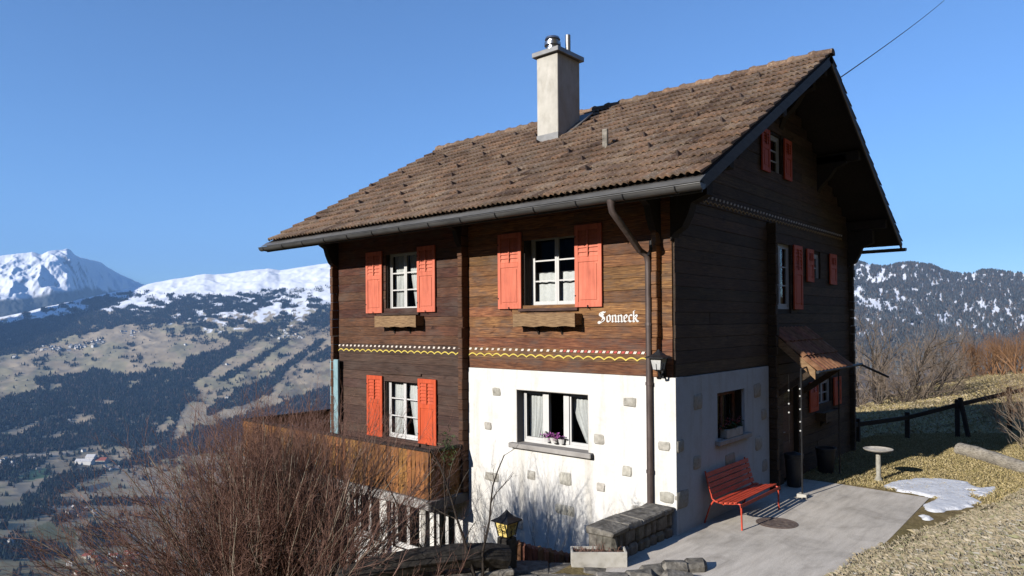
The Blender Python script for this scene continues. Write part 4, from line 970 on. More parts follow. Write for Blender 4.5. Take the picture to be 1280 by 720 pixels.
# plaster front window: three lights, dark open middle
def basement():
    u0, u1, w0, w1 = BW; d = .13; v1, v0 = -d, -d-.07
    f = MB(FRONT); fr = .055
    f.box(u0, u0+fr, v0, v1, w0, w1); f.box(u1-fr, u1, v0, v1, w0, w1); f.box(u0+fr, u1-fr, v0+.001, v1-.001, w0, w0+fr); f.box(u0+fr, u1-fr, v0+.001, v1-.001, w1-fr, w1)
    F = f.build('window', M['white'], CH)
    us = [u0+fr, u0+fr+.52, u0+fr+.98, u1-fr]
    for k, x in enumerate(us[1:3]):
        MB(FRONT).box(x-.06, x+.06, v0+.006, v1+.012, w0+fr, w1-fr).build('mullion', M['white'], F)
    for k in range(3):
        a, c = us[k]+(.06 if k else 0), us[k+1]-(.06 if k < 2 else 0)
        s = MB(FRONT); s.box(a, a+.035, v0+.012, v1-.01, w0+fr, w1-fr); s.box(c-.035, c, v0+.012, v1-.01, w0+fr, w1-fr); s.box(a+.035, c-.035, v0+.013, v1-.011, w0+fr, w0+fr+.05); s.box(a+.035, c-.035, v0+.013, v1-.011, w1-fr-.035, w1-fr); 
        if k != 1: s.build('sash', M['white'], F)
        if k != 1: MB(FRONT).box(a+.035, c-.035, v0+.03, v0+.034, w0+fr+.05, w1-fr-.035).build('pane', M['glass'], F)
    for side in (0, 1):
        a, c = (us[0], us[1]) if side == 0 else (us[2], us[3]); vs = []; fs = []; n = 22; ph = random.random()*5
        for th in (0, .006):
            for r_ in range(9):
                t_ = r_/8; w = w1-fr-(w1-w0-2*fr)*t_
                lo, hi = (a+.02, c-.02-(c-a)*.62*max(0, t_-.35)**1.7) if side == 0 else (a+.02+(c-a)*.8*max(0, t_-.2)**1.25, c-.01)
                for i in range(n+1): vs.append((lo+(hi-lo)*i/n, v0-.06-th+.016*math.sin(i*1.75+ph+t_), w))
        q = (n+1)*9
        for s_ in (0, 1):
            for r_ in range(8):
                for i in range(n): z = s_*q+r_*(n+1)+i; fs.append((z, z+1, z+n+2, z+n+1))
        MB(FRONT).add(vs, fs).build('curtain', M['curtain'], F, 60, fix=False)
    rv = MB(FRONT); rv.box(u0-.001, u0+.012, v1+.001, .053, w0, w1); rv.box(u1-.012, u1+.001, v1+.001, .053, w0, w1); rv.box(u0+.012, u1-.012, v1+.001, .053, w1-.012, w1+.001); rv.build('reveal', M['plaster_grey'], F)
    rm = MB(FRONT); a, c, d_, e, vi, vo = u0-.5, u1+.5, w0-.3, w1+.15, -2.2, -TH-.01
    rm.box(a, c, vi-.05, vi, d_, e); rm.box(a-.05, a, vi, vo, d_, e); rm.box(c, c+.05, vi, vo, d_, e); rm.box(a, c, vi, vo, d_-.05, d_); rm.box(a, c, vi, vo, e, e+.05); rm.build('room', M['room'], F)
    MB(FRONT).cbox(u0-.12, u1+.1, -d+.0, .16, w0-.085, w0+.004, .012).build('window_sill', M['slab'], CH)
basement()
# upper ground floor windows under the balcony and gable windows
for h_ in GF: window(FRONT, h_, .06, 1, curtain=None)
window(GABLE, TALL, .02, 3, curtain=None, mat='white'); window(GABLE, SML, .02, 2, leaves=1, curtain='plain'); window(GABLE, ATT, .03, 3, leaves=1, curtain=None); window(GABLE, LOWW, .03, 2, curtain='full')
window(GABLE, GW, .12, 1, curtain=None, mat='wood_mid')
MB(GABLE).cbox(GW[0]-.1, GW[1]+.12, -.05, .15, 1.21, 1.295, .01).build('window_sill', M['slab'], CH)
shutter(GABLE, 3.905, 4.10, 3.58, 4.96, 'red_orange', v=.05, hook=False); shutter(GABLE, 5.14, 5.66, 3.58, 4.95, 'red_orange', hook=False)
shutter(GABLE, 5.96, 6.40, 4.20, 4.93, 'red_orange', nl=4, hook=False); shutter(GABLE, 7.55, 8.05, 4.20, 4.93, 'red_orange', nl=4, hook=False)
shutter(GABLE, 3.47, 3.88, 6.28, 7.12, 'red_orange', nl=4, hook=False); shutter(GABLE, 4.66, 5.08, 6.28, 7.12, 'red_orange', nl=4, hook=False)
shutter(GABLE, 6.05, 6.6, 1.30, 1.97, 'red_orange', nl=4, hook=False); shutter(GABLE, 7.75, 8.3, 1.30, 1.97, 'red_orange', nl=4, hook=False)
flower_box(GABLE, 6.5, 7.8, 1.03, 1.26, 'wood_gable')
# door under the canopy
d_ = MB(GABLE); d_.cbox(DOOR[0]+.02, DOOR[1]-.02, -.12, -.07, .03, 2.03, .006); D = d_.build('door', M['wood_dark'], CH)
for w in (.2, .95): MB(GABLE).cbox(DOOR[0]+.14, DOOR[1]-.14, -.07, -.055, w, w+.6, .01).build('door_panel', M['wood_dark'], D)
MB(GABLE).box(DOOR[0]+.16, DOOR[1]-.16, -.068, -.062, 1.62, 1.92).build('pane', M['glass'], D)
MB(GABLE).tube([(DOOR[0]+.1,-.07,1.02), (DOOR[0]+.1,-.01,1.02), (DOOR[0]+.2,-.01,1.02)], .011, 6).build('handle', M['steel'], D)
MB(GABLE).box(DOOR[0], DOOR[1], -TH, -.02, -.06, .02).build('door_step', M['slab'], CH)

# ---- stones set in the plaster
def set_stone(xf, wall, u0, u1, w0, w1, v=.055):
    pts = []; r_ = min(u1-u0, w1-w0)
    for k in range(16):
        t_ = 2*math.pi*(k+random.uniform(-.2,.2))/16; c, s = math.cos(t_), math.sin(t_); e = .28
        u = (u0+u1)/2+(u1-u0)/2*math.copysign(abs(c)**e, c)*random.uniform(.80,1.06); w = (w0+w1)/2+(w1-w0)/2*math.copysign(abs(s)**e, s)*random.uniform(.80,1.06)
        pts += [(u, v-.03, w), (u, v+.005, w), ((u-(u0+u1)/2)*.86+(u0+u1)/2, v+.014+random.uniform(0,.008), (w-(w0+w1)/2)*.84+(w0+w1)/2)]
    MB(xf).hull(pts).build('stone', M['stone_set'], wall, 30)
FS = [(-3.84,-3.62,1.94,2.10), (-4.06,-3.87,1.27,1.42), (-4.07,-3.67,.29,.46), (-2.99,-2.79,.45,.63), (-2.24,-1.98,.46,.71), (-2.33,-1.90,-.06,.13), (-.90,-.64,1.94,2.10), (-1.50,-1.28,1.27,1.44), (-.94,-.75,.80,.97), (-1.45,-1.27,.47,.62), (-.26,-.05,1.30,1.45), (-3.35,-3.1,-.5,-.3), (-.75,-.5,.2,.36)]
for s in FS: set_stone(FRONT, pf, *s)
GS = [(.54,.86,1.89,2.15), (2.96,3.32,1.88,2.15), (3.33,3.58,1.43,1.64), (3.0,3.33,.88,1.15), (1.70,2.12,.75,1.01), (.51,.78,.93,1.15), (-.05,.35,.40,.68), (3.36,3.6,.42,.65), (-.05,.18,1.28,1.48)]
for s in GS: set_stone(GABLE, gw_lo, *s)
set_stone(FRONT, pf, -.24, .01, .48, .66)

# ---- painted and carved trim: twisted rope and scallops, in the front band and the gable band
def rope(xf, u0, u1, w, wall, v=.045, n=None, red=None):
    L = u1-u0; n = n or int(L/.075)
    b = MB(xf); rd = MB(xf); s = L/n
    for i in range(n):
        u = u0+i*s; q = rd if (i % 2 and (red is None or u > red)) else (b if i % 2 == 0 else None)
        if q is None: continue
        k = .020; q.add([(u+.1*s, v-.03, w-k), (u+.85*s, v-.03, w-k), (u+1.15*s, v-.03, w+k), (u+.4*s, v-.03, w+k), (u+.1*s, v+.006, w-k), (u+.85*s, v+.006, w-k), (u+1.15*s, v+.006, w+k), (u+.4*s, v+.006, w+k)], BOXF)
    tag(b.build('rope_trim', M['trim_white'], wall), kind='stuff')
    if rd.v: tag(rd.build('rope_trim', M['trim_red'], wall), kind='stuff')
def scallop(xf, u0, u1, w, wall, v=.05, pitch=.17, mat='yellow'):
    n = round((u1-u0)/pitch); p = (u1-u0)/n; vs = []; fs = []; k = 10; N = n*k
    for i in range(N+1):
        t_ = (i % k)/k if i < N else 0.0; a = .045*abs(math.sin(math.pi*i/k))
        u = u0+(u1-u0)*i/N
        for (dv, dw) in ((-.04, -.010), (.0, -.010), (.0, .012), (-.04, .012)): vs.append((u, v+dv, w+a*1.0-.02+dw))
    for i in range(N):
        for q in range(4): fs.append((i*4+q, i*4+(q+1) % 4, i*4+4+(q+1) % 4, i*4+4+q))
    MB(xf).add(vs, fs).build('scallop_trim', M[mat], wall)
def board(xf, u0, u1, w0, w1, wall, mat, v=.036): MB(xf).box(u0, u1, 0, v, w0, w1).build('trim_board', M[mat], wall)
for (a, c, w_, rd, mt_) in ((XL+.02, -4.64, wl, 9, 'wood_dark'), (-4.48, -.42, wr, -2.2, 'wood_warm')):
    board(FRONT, a, c, 2.66, 2.87, w_, mt_, .042); rope(FRONT, a, c, 2.835, w_, .046, red=rd); scallop(FRONT, a, c, 2.725, w_, .052, .21)
board(GABLE, .65, 8.6, 5.30, 5.47, gw, 'wood_gable', .046); rope(GABLE, .66, 8.58, 5.44, gw, .052, red=99); scallop(GABLE, .66, 8.58, 5.345, gw, .056, .17, 'ochre')

# ---- house name in blackletter, painted strokes of a broad pen
GLY = {'S': (1.05, [[(.90,1.30),(.62,1.42),(.30,1.28),(.22,1.05),(.42,.86),(.78,.66),(.88,.40),(.70,.12),(.38,.0),(.10,.12)], [(.45,1.30),(.62,1.12),(.72,.95)], [(.10,.12),(.04,-.02),(.26,-.16),(.46,-.02)], [(.34,1.02),(.60,.82),(.66,.52),(.52,.30)], [(.90,1.30),(.98,1.40)]]),
 'o': (.66, [[(.14,.74),(.14,.20),(.34,.04)], [(.14,.80),(.36,.98),(.54,.78),(.54,.24),(.34,.04)]]),
 'n': (.74, [[(.08,.84),(.20,.94)], [(.18,.92),(.18,.12)], [(.12,.14),(.26,.04)], [(.22,.78),(.44,.96),(.58,.80)], [(.58,.80),(.58,.12)], [(.52,.14),(.68,.04)]]),
 'e': (.60, [[(.14,.76),(.14,.20),(.34,.04),(.54,.16)], [(.14,.78),(.34,.98),(.52,.78)], [(.52,.78),(.40,.56),(.18,.46)]]),
 'c': (.54, [[(.14,.76),(.14,.20),(.34,.04),(.50,.16)], [(.14,.78),(.32,.98),(.48,.84)]]),
 'k': (.78, [[(.16,1.40),(.16,.12)], [(.10,.14),(.24,.04)], [(.16,1.42),(.28,1.50)], [(.20,.62),(.42,.94),(.58,.82),(.48,.62),(.26,.52)], [(.34,.54),(.56,.14),(.72,.06)]])}
def lettering(text, u, w, h, total):
    adv = sum(GLY[c][0] for c in text); sx = total/adv; nw = .105; ang = R(38)
    for ch in text:
        b = MB(FRONT); k = 0
        for st in GLY[ch][1]:
            for (p, q) in zip(st[:-1], st[1:]):
                dx, dz = nw*math.cos(ang), nw*math.sin(ang)*.8; v = .0425+.0003*(k % 9); k += 1
                hp = [(u+(x+sg*dx)*sx, v_, w+(z+sg*dz)*h+ez) for (x, z) in (p, q) for sg in (-1, 1) for v_ in (.03, v) for ez in (-.004, .004)]
                b.hull(hp)
        b.build('letter', M['letter'], wr); u += GLY[ch][0]*sx
lettering('Sonneck', -1.40, 3.335, .125, .80)

# ---- canopy over the door
cp = MB(); CX, CZ0, CZ1, CYa, CYb = .86, 3.20, 2.42, 3.95, 5.98
cp.prism([(0.0,CZ0-.09), (CX,CZ1-.09), (CX,CZ1-.045), (0,CZ0-.045)], CYa, CYb, 1); CP = cp.build('canopy', M['wood_gable'], CH)
nr_, ns_ = 10, 3; sw = (CYb-CYa+.06)/nr_; dx, dz = CX+.06, CZ1-CZ0-.045; ln = math.hypot(dx, dz); nx, nz = -dz/ln, dx/ln
for r_ in range(ns_):
    for c in range(nr_):
        vs = []; fs = []; y0 = CYa-.03+c*sw; k = 6
        for (t_, lift) in ((r_/ns_, .012), ((r_+1.06)/ns_, .045)):
            for dn in (0, -.014):
                for j in range(k+1):
                    a = j/k; hh = .062*math.sin(math.pi*a)+lift+dn; vs.append((dx*t_+nx*hh, y0+sw*a, CZ0-.03+dz*t_+nz*hh))
        q = k+1
        for j in range(k): fs += [(j, j+1, 2*q+j+1, 2*q+j), (q+j, 3*q+j, 3*q+j+1, q+j+1), (2*q+j, 2*q+j+1, 3*q+j+1, 3*q+j)]
        MB().add(vs, fs).build('canopy_tile', M['canopy_tile'], CP, 60)
bb_ = MB(); bb_.prism([(0.0,CZ0-.20), (CX+.02,CZ1-.21), (CX+.02,CZ1-.03), (0,CZ0-.03)], CYa-.04, CYa-.005, 1); bb_.build('canopy_bargeboard', M['box_wood'], CP)
MB().tube([(CX+.10, CYa-.15, CZ1-.06), (CX+.10, CYb+.75, CZ1-.05)], .030, 8).build('canopy_gutter', M['iron'], CP, 40)
MB().tube([(CX+.10, CYb+.72, CZ1-.06), (CX+.5, CYb+1.3, CZ1-.35)], .026, 8).build('spout', M['iron'], CP, 40)
for y in (CYa+.06, CYb-.1): MB().prism([(0.0,1.72), (0.0,1.86), (.74,CZ1-.04), (.80,CZ1-.12)], y-.04, y+.04, 1).build('canopy_brace', M['wood_gable'], CP)
for y in (CYa+.02, CYb-.06): MB().tube([(.72, 3.6 if y < 5 else 5.9, .06), (.72, 3.6 if y < 5 else 5.9, 2.3 if y > 5 else 2.42)], .016, 8).build('canopy_post', M['iron'], CP)
MB().cbox(.64, .82, 3.52, 3.70, .0, .075, .008).build('post_foot', M['trough'], CP)
MB().tube([(.72, 3.6, 2.42), (.72, 4.0, 2.45)], .016, 8).build('canopy_post', M['iron'], CP)

# ---- balcony
BX0, BX1, BY, BZ = -11.6, -4.56, -1.01, .95
bs = MB(); bs.cbox(BX0, BX1+.03, BY-.06, -.003, -.20, -.02, .01); bs.cbox(BX0, XL-.105, -.003, 6.5, -.20, -.02, .01); BAL = bs.build('balcony', M['slab'], CH)
def rail_boards(a, c, fixed, axis, dark=False):
    n = int(abs(c-a)/.125); s = (c-a)/n
    for i in range(n):
        p, q = a+i*s+.004, a+(i+1)*s-.004; lo, hi = min(p, q), max(p, q); w = hi-lo; z0, z1 = .0, BZ-.055; mm = (lo+hi)/2
        # board with a half round nick on each edge, so that pairs make a round hole
        L_ = []; 
        for z in (z0, .10): L_.append((lo, z))
        for t_ in (-1, -.5, 0, .5, 1): L_.append((lo+.020*math.sqrt(max(0, 1-t_*t_)), .16+.022*t_))
        for z in (.30,): L_.append((lo, z))
        for t_ in (-1, 0, 1): L_.append((lo+.012*(1-abs(t_)), .62+.10*t_))
        L_.append((lo, z1)); R_ = [(lo+hi-x, z) for x, z in L_][::-1]
        poly = L_+R_; t0 = fixed+random.uniform(-.003,.003)
        MB().prism(poly, t0, t0+.024, axis).build('balcony_board', M['balcony'], BAL)
rail_boards(BX0, BX1-.03, BY-.03, 1); rail_boards(BY, -.12, BX1-.03, 0); rail_boards(BY, 6.4, BX0+.0, 0)
hr = MB(); hr.cbox(BX0-.03, BX1+.03, BY-.06, BY+.06, BZ-.05, BZ+.0, .01); hr.build('handrail', M['wood_black'], BAL)
MB().cbox(BX1-.06, BX1+.05, BY+.062, -.03, BZ-.052, BZ-.002, .01).build('handrail', M['wood_black'], BAL); MB().cbox(BX0-.04, BX0+.06, BY+.062, 6.4, BZ-.052, BZ-.002, .01).build('handrail', M['wood_black'], BAL)
for z in (.08, .72): MB().box(BX0+.03, BX1-.04, BY-.004, BY+.035, z, z+.07).build('rail', M['wood_black'], BAL); MB().box(BX1-.075, BX1-.032, BY+.04, -.13, z, z+.07).build('rail', M['wood_black'], BAL)
MB().cbox(BX1-.09, BX1+.02, -.125, -.03, -.02, BZ-.055, .01).build('rail_post', M['wood_black'], BAL)
for x in (-10.6, -7.2, -4.8): MB().cbox(x-.07, x+.07, BY-.0, BY+.13, -2.6, -.2, .012).build('balcony_post', M['trough'], BAL)
MB().cbox(at(414.5, 500, 1, -.14)[0], at(424.0, 500, 1, -.14)[0], -.18, -.12, -.3, at(415, 449, 1, -.14)[2], .008).build('wind_screen_post', M['teal'], BAL)

# ------------------------------------------------------------------ things round the house
# wall lantern at the corner
wlx, wly, wlz = -.10, -.30, 2.60
WLN = tag(empty('wall_lantern', (wlx, wly, wlz)), 'black iron wall lantern with milky glass at the house corner', 'lantern')
def lantern(E, c, w, h, glass, frame, roof_over=1.55):
    x, y, z = c; b, t = w*.34, w*.5
    g = MB(); g.add([(x-b*.94,y-b*.94,z), (x+b*.94,y-b*.94,z), (x+b*.94,y+b*.94,z), (x-b*.94,y+b*.94,z), (x-t*.94,y-t*.94,z+h*.6), (x+t*.94,y-t*.94,z+h*.6), (x+t*.94,y+t*.94,z+h*.6), (x-t*.94,y+t*.94,z+h*.6)], BOXF); g.build('lantern_glass', glass, E)
    f = MB()
    for sx in (-1, 1):
        for sy in (-1, 1): f.tube([(x+sx*b, y+sy*b, z-.01), (x+sx*t, y+sy*t, z+h*.62)], w*.035, 6)
    f.lathe([(b*.7,-h*.10), (b*1.5,-.03*h), (b*1.55,.0)], (x, y, z), 4)
    for s in (-1, 1):
        for q in (0, 1):
            p = [(x+s*(b+t)*.5 if q else x, y if q else y+s*(b+t)*.5, z+h*.3), (x+s*b*1.0 if q else x, y if q else y+s*b, z)]
            f.tube(p, w*.025, 5)
    f.build('lantern_frame', frame, E)
    r = t*roof_over; vs = []; fs = []
    for (k, zz) in ((1.0, .58), (1.0, .63), (.55, .74), (.30, .86), (.10, .98), (.02, 1.04)):
        vs += [(x+sx*r*k, y+sy*r*k, z+h*zz) for sx, sy in ((-1,-1), (1,-1), (1,1), (-1,1))]
    for i in range(5):
        for q in range(4): fs.append((i*4+q, i*4+(q+1) % 4, i*4+4+(q+1) % 4, i*4+4+q))
    fs += [(3,2,1,0), (20,21,22,23)]
    MB().add(vs, fs).build('lantern_roof', frame, E)
lantern(WLN, (wlx, wly, wlz), .20, .30, M['lamp_glass'], M['iron'])
MB().tube([(wlx, wly, wlz-.02), (wlx+.0, wly+.02, wlz-.09), (wlx-.03, wly+.10, wlz-.13), (wlx-.05, wly+.24, wlz-.08)], .018, 8).cbox(wlx-.09, wlx-.01, wly+.235, wly+.262, wlz-.16, wlz+.0, .006).build('lantern_bracket', M['iron'], WLN)

# red slatted bench
BN = tag(empty('bench', (.4, 1.7, 0)), 'red slatted metal bench against the plaster gable wall', 'bench')
prof_b = [(.09,.86), (.13,.70), (.18,.52), (.22,.42), (.28,.385), (.40,.375), (.55,.395), (.64,.415), (.685,.405), (.70,.37), (.705,.2), (.71,0)]
for y in (.86, 2.44):
    MB().tube([(x, y, z) for x, z in prof_b], .0155, 8).build('frame', M['bench_red'], BN, 50)
    MB().tube([(.24, y, .40), (.17, y, .30), (.06, y+.02, .0)], .0145, 8).build('leg', M['bench_red'], BN, 50)
MB().tube([(.40, .86, .36), (.40, 2.44, .36)], .011, 6).build('stretcher', M['bench_red'], BN)
def slat(x, z, ang, w=.062):
    c, s = math.cos(ang)*w/2, math.sin(ang)*w/2; nx_, nz_ = -math.sin(ang)*.006, math.cos(ang)*.006
    b = MB(); b.add([(x+a*c+k*nx_, y, z+a*s+k*nz_) for y in (.80, 2.50) for (a, k) in ((-1,0), (1,0), (1,2), (-1,2))], BOXF); b.build('slat', M['bench_red'], BN)
for (x, z, a) in ((.30,.400,-.08), (.385,.393,0), (.47,.402,.13), (.55,.415,.2), (.625,.430,.15)): slat(x, z, a)
slat(.705, .385, -1.35, .05)
for (x, z) in ((.235,.47), (.207,.555), (.182,.64), (.160,.725), (.138,.81)): slat(x, z, R(106), .07)

# manhole cover
mc = MB(); mc.lathe([(.33,0), (.33,.006), (.30,.009), (.295,.006), (.285,.006), (.28,.010), (.02,.010)], (.98, 1.62, .0), 40)
MC = tag(mc.build('manhole_cover', M['manhole'], None, 30), 'round rusty manhole cover in the patio before the bench', 'manhole cover')
for k in range(6):
    t = k*math.pi/3; MB().cbox(.98+.16*math.cos(t)-.03, .98+.16*math.cos(t)+.03, 1.62+.16*math.sin(t)-.008, 1.62+.16*math.sin(t)+.008, .009, .015, .002).build('lug', M['manhole'], MC)

# dark bins and pots beside the door
def pot(name, x, y, r, h, lab, cat):
    E = tag(MB().lathe([(r*.75,0), (r*.8,.02), (r,h*.9), (r*1.08,h*.92), (r*1.08,h), (r*.95,h), (r*.9,h*.85), (.02,h*.84)], (x, y, 0), 18).build(name, M['bin'], None, 30), lab, cat)
    return E
p1 = pot('waste_bin', .28, 4.42, .17, .62, 'dark round bin standing by the door post', 'bin'); MB().lathe([(.19,0), (.19,.03), (.05,.06), (.02,.08)], (.28, 4.42, .625), 18).build('lid', M['bin'], p1, 30)
p2 = pot('plant_pot', .36, 6.15, .20, .55, 'dark plant pot in the shade under the red shuttered window', 'pot')
MB().lathe([(.17,0), (.15,.01), (.02,.03)], (.36, 6.15, .47), 14).build('soil', M['soil'], p2)

# string of glass baubles hanging from the canopy
for (px, zt_, nb, lab) in ((1000, 2.2, 5, 'string of small clear glass baubles hanging under the canopy edge'), (986, 2.1, 3, 'shorter string of glass baubles hanging nearer the door'),):
    q = at(px, 490, 0, .80 if nb == 5 else .6); E = tag(empty('bauble_string', (q[0], q[1], zt_)), lab, 'ornament')
    MB().tube([(q[0], q[1], 2.33), (q[0], q[1], zt_-1.05)], .003, 4).build('cord', M['wire'], E)
    for k in range(nb): MB().lathe([(.003,-.018), (.012,-.013), (.018,0), (.012,.013), (.003,.018)], (q[0], q[1], zt_-.1-k*.2+random.uniform(-.05,.05)), 10).build('bauble', M['lamp_glass'], E, 60)

# geranium box in the gable window, flowers in the front window
E = tag(MB().cbox(.0, .14, 1.62, 2.28, 1.30, 1.45, .008).build('window_planter', M['trough']), 'pale planter of dull red flowers in the gable window', 'planter')
def blossoms(P_, c, size, n, mat, r=.02, name='blossom'):
    b = MB()
    for i in range(n):
        x, y, z = (c[k]+random.gauss(0, size[k]) for k in range(3)); a = random.random()*6.3
        for k in range(5):
            t = a+k*1.257; d = Vector((math.cos(t), math.sin(t)*.7, random.uniform(-.2,.6))).normalized()*r; e = Vector((-math.sin(t), math.cos(t), .3)).normalized()*r*.6
            o = Vector((x, y, z)); b.add([o, o+d*.6+e, o+d*1.1, o+d*.6-e], [(0,1,2,3)])
    return tag(b.build(name, mat, P_, fix=False), kind='stuff')
blossoms(E, (.08, 1.95, 1.53), (.03, .17, .04), 60, M['petal_red'], .03, 'flowers'); blossoms(E, (.08, 1.95, 1.48), (.03, .18, .03), 60, M['leaf'], .04, 'leaves')
q = at(690, 547, 1, -.02)
E = tag(MB().lathe([(.07,0), (.10,.10), (.11,.10), (.09,.095)], (q[0]-.02, .09, 1.165), 14).build('flower_pot', M['w_white'] if 'w_white' in M else M['white']), 'pot of pink flowers in the open white plaster front window', 'flower pot')
for dx in (-.20, .20): MB().lathe([(.06,0), (.085,.09), (.095,.09), (.08,.085)], (q[0]-.02+dx*.8, .10, 1.165), 12).build('cup', M['white'], E)
blossoms(E, (q[0]-.03, .05, 1.275), (.12, .03, .032), 110, M['petal'], .03, 'flowers')
b = blossoms(E, (q[0]-.03, .07, 1.25), (.11, .03, .03), 40, M['leaf'], .035, 'leaves')

# ---- stone walls
def rock(pts_box, j, parent, mat, name='stone', rot=None, org=None):
    x0, x1, y0, y1, z0, z1 = pts_box; pts = []; c = min(x1-x0, y1-y0, z1-z0)*.22
    for X, sx in ((x0,1), (x1,-1)):
        for Y, sy in ((y0,1), (y1,-1)):
            for Z, sz in ((z0,1), (z1,-1)):
                jx, jy, jz = (random.uniform(-j, j) for _ in range(3))
                for k in range(3):
                    cc = [sx*c, sy*c, sz*c]; cc[k] = random.uniform(-.15, .15)*c; pts.append(Vector((X+cc[0]+jx, Y+cc[1]+jy, Z+cc[2]+jz)))
    if rot is not None: pts = [Vector(org)+Matrix.Rotation(rot, 3, 'Z') @ p for p in pts]
    return MB().hull(pts).build(name, mat, parent, 28)
def stone_wall(name, label, org, rot, L, T, z0, z1, rows, slen, mat, cap=None, both=True):
    """wall along local x from org; stones in courses on both faces, cap stones on top."""
    b = MB(lambda p: tuple(Vector(org)+Matrix.Rotation(rot, 3, 'Z') @ Vector(p))); b.box(.03, L-.03, .04, T-.04, z0, z1-.03)
    E = tag(b.build(name, M['mortar']), label, 'stone wall')
    hh = (z1-z0)/rows
    for r in range(rows):
        x = -random.random()*slen*.4
        while x < L-.04:
            l_ = slen*random.uniform(.6, 1.5); a, c = max(x, 0), min(x+l_, L)
            if c-a > .05:
                zj = random.uniform(-.012,.012)
                rock((a+.006, c-.006, -.01, .16, z0+r*hh+.006+zj, z0+(r+1)*hh-.006+zj), .012, E, mat, 'stone', rot, org)
                if both: rock((a+.006, c-.006, T-.16, T+.01, z0+r*hh+.006, z0+(r+1)*hh-.006), .012, E, mat, 'stone', rot, org)
            x += l_
        for xx in (0, L-.12):
            if T > .36: rock((xx-.012, xx+.132, .15, T-.15, z0+r*hh+.006, z0+(r+1)*hh-.006), .01, E, mat, 'stone', rot, org)
    if cap:
        x = -.03
        while x < L:
            l_ = cap*random.uniform(.7, 1.3); c = min(x+l_, L+.03)
            if L+.03-c < .12: c = L+.03
            rock((x, c-.012, -.035, T+.035, z1-.03, z1+.05+random.uniform(-.01,.015)), .016, E, M['stone_slab'], 'cap_stone', rot, org); x = c
    return E
# corner wall: runs from the house corner towards us, its right face in shade
stone_wall('corner_wall', 'low stone wall running out from the house corner by the downpipe', (.0, -1.80, 0), R(90), 1.70, .40, -1.1, .40, 6, .24, M['stone_dark'], .5)
# garden wall that carries the trough
dirw = math.atan2(.48, .58); o0 = at(716, 711, 2, -.02)
FW = stone_wall('garden_wall', 'rough stone garden wall carrying the concrete trough', (o0[0]-.55, o0[1]-.62, 0), dirw, 2.0, .42, -1.3, -.07, 4, .34, M['stone_dark'], .42)
# end stone on the right, a big rough block at the patio edge
e0 = at(838, 712, 2, .05)
EB = tag(empty('wall_end_blocks', (e0[0], e0[1], 0)), 'big rough grey blocks ending the garden wall at the patio edge', 'stone wall')
for (px, py, s, h_) in ((815, 716, .30, .16), (842, 712, .34, .20), (868, 712, .26, .18), (800, 722, .34, .12), (850, 728, .42, .17), (690, 724, .42, .05), (725, 727, .45, .06), (765, 726, .46, .08), (660, 724, .36, .04)):
    q = at(px, py, 2, .0); rock((-s*.6, s*.6, -s*.45, s*.45, -.35, h_*.62), .03, EB, M['stone_slab'], 'stone', dirw, (q[0], q[1], 0))
# pale concrete trough
tq = at(749.5, 709, 2, .0); tl = .76; RT = Matrix.Rotation(dirw, 3, 'Z'); tx = lambda p: tuple(Vector((tq[0], tq[1]+.0, .0))+RT @ Vector(p))
b = MB(tx); L2 = tl/2; b.cbox(-L2, L2, 0, .03, -.03, .20, .006); b.cbox(-L2, L2, .25, .28, -.03, .20, .006); b.cbox(-L2, -L2+.03, .03, .25, -.03, .20, .006); b.cbox(L2-.03, L2, .03, .25, -.03, .20, .006); b.box(-L2+.03, L2-.03, .03, .25, -.03, 0)
TR = tag(b.build('plant_trough', M['trough']), 'pale rectangular concrete trough of dead plants on the garden wall', 'planter')
MB(tx).box(-L2+.031, L2-.031, .031, .249, .0, .165).build('soil', M['soil'], TR)
b = MB(tx)
for i in range(90):
    x, y = random.uniform(-L2+.05, L2-.05), random.uniform(.05, .23); h_ = random.uniform(.02, .09)*(1.6 if abs(x) < .1 else 1); a = random.random()*6.3
    b.tube([(x, y, .16), (x+.03*math.cos(a), y+.03*math.sin(a), .16+h_*.7), (x+.06*math.cos(a), y+.06*math.sin(a), .16+h_)], [.004, .003, .001], 4)
tag(b.build('dead_stalks', M['bark_red'], TR), kind='stuff')

# rust coloured edging of upright stones, falling from the lantern to the trough
PE = tag(empty('stone_edging', (-1.2, -2.3, 0)), 'curved edging of upright rust brown stones below the garden lantern', 'edging')
for i in range(13):
    t = i/12; px = 634+t*80; py = 671+22*t**.7; dep = 9.95+.35*t
    q = CAM+ray(px, py)*dep; s = .085
    rock((-s*.55, s*.55, -.08, .08, -.75, 0), .012, PE, M['rust_stone'], 'stone', R(41+14*math.sin(t*3)), (q[0], q[1], q[2]))
# garden lantern on its dark post
gl_ = CAM+ray(633.5, 671)*9.6
GLN = tag(empty('garden_lantern', tuple(gl_)), 'black garden lantern with yellow glass on a dark post', 'lantern')
lantern(GLN, tuple(gl_+np.array([0, 0, .02])), .235, .34, M['amber'], M['iron'], 1.3)
MB().cbox(gl_[0]-.10, gl_[0]+.10, gl_[1]-.10, gl_[1]+.10, gl_[2]-.9, gl_[2]+.0, .015).build('lantern_post', M['beam_dark'], GLN)
for s in (-1, 1):      # scroll work on the faces
    for k in range(2):
        c0 = Vector(gl_)+Vector((s*.035, -.112, .085+k*.07)); pts = [c0+Vector((.026*(1-a/9)*math.cos(a*.9*s), -.012*0, .026*(1-a/9)*math.sin(a*.9))) for a in range(8)]
        MB().tube(pts, .004, 4).build('scroll', M['iron'], GLN)
        c0 = Vector(gl_)+Vector((.112, s*.035, .085+k*.07)); pts = [c0+Vector((0, .026*(1-a/9)*math.cos(a*.9*s), .026*(1-a/9)*math.sin(a*.9))) for a in range(8)]
        MB().tube(pts, .004, 4).build('scroll', M['iron'], GLN)
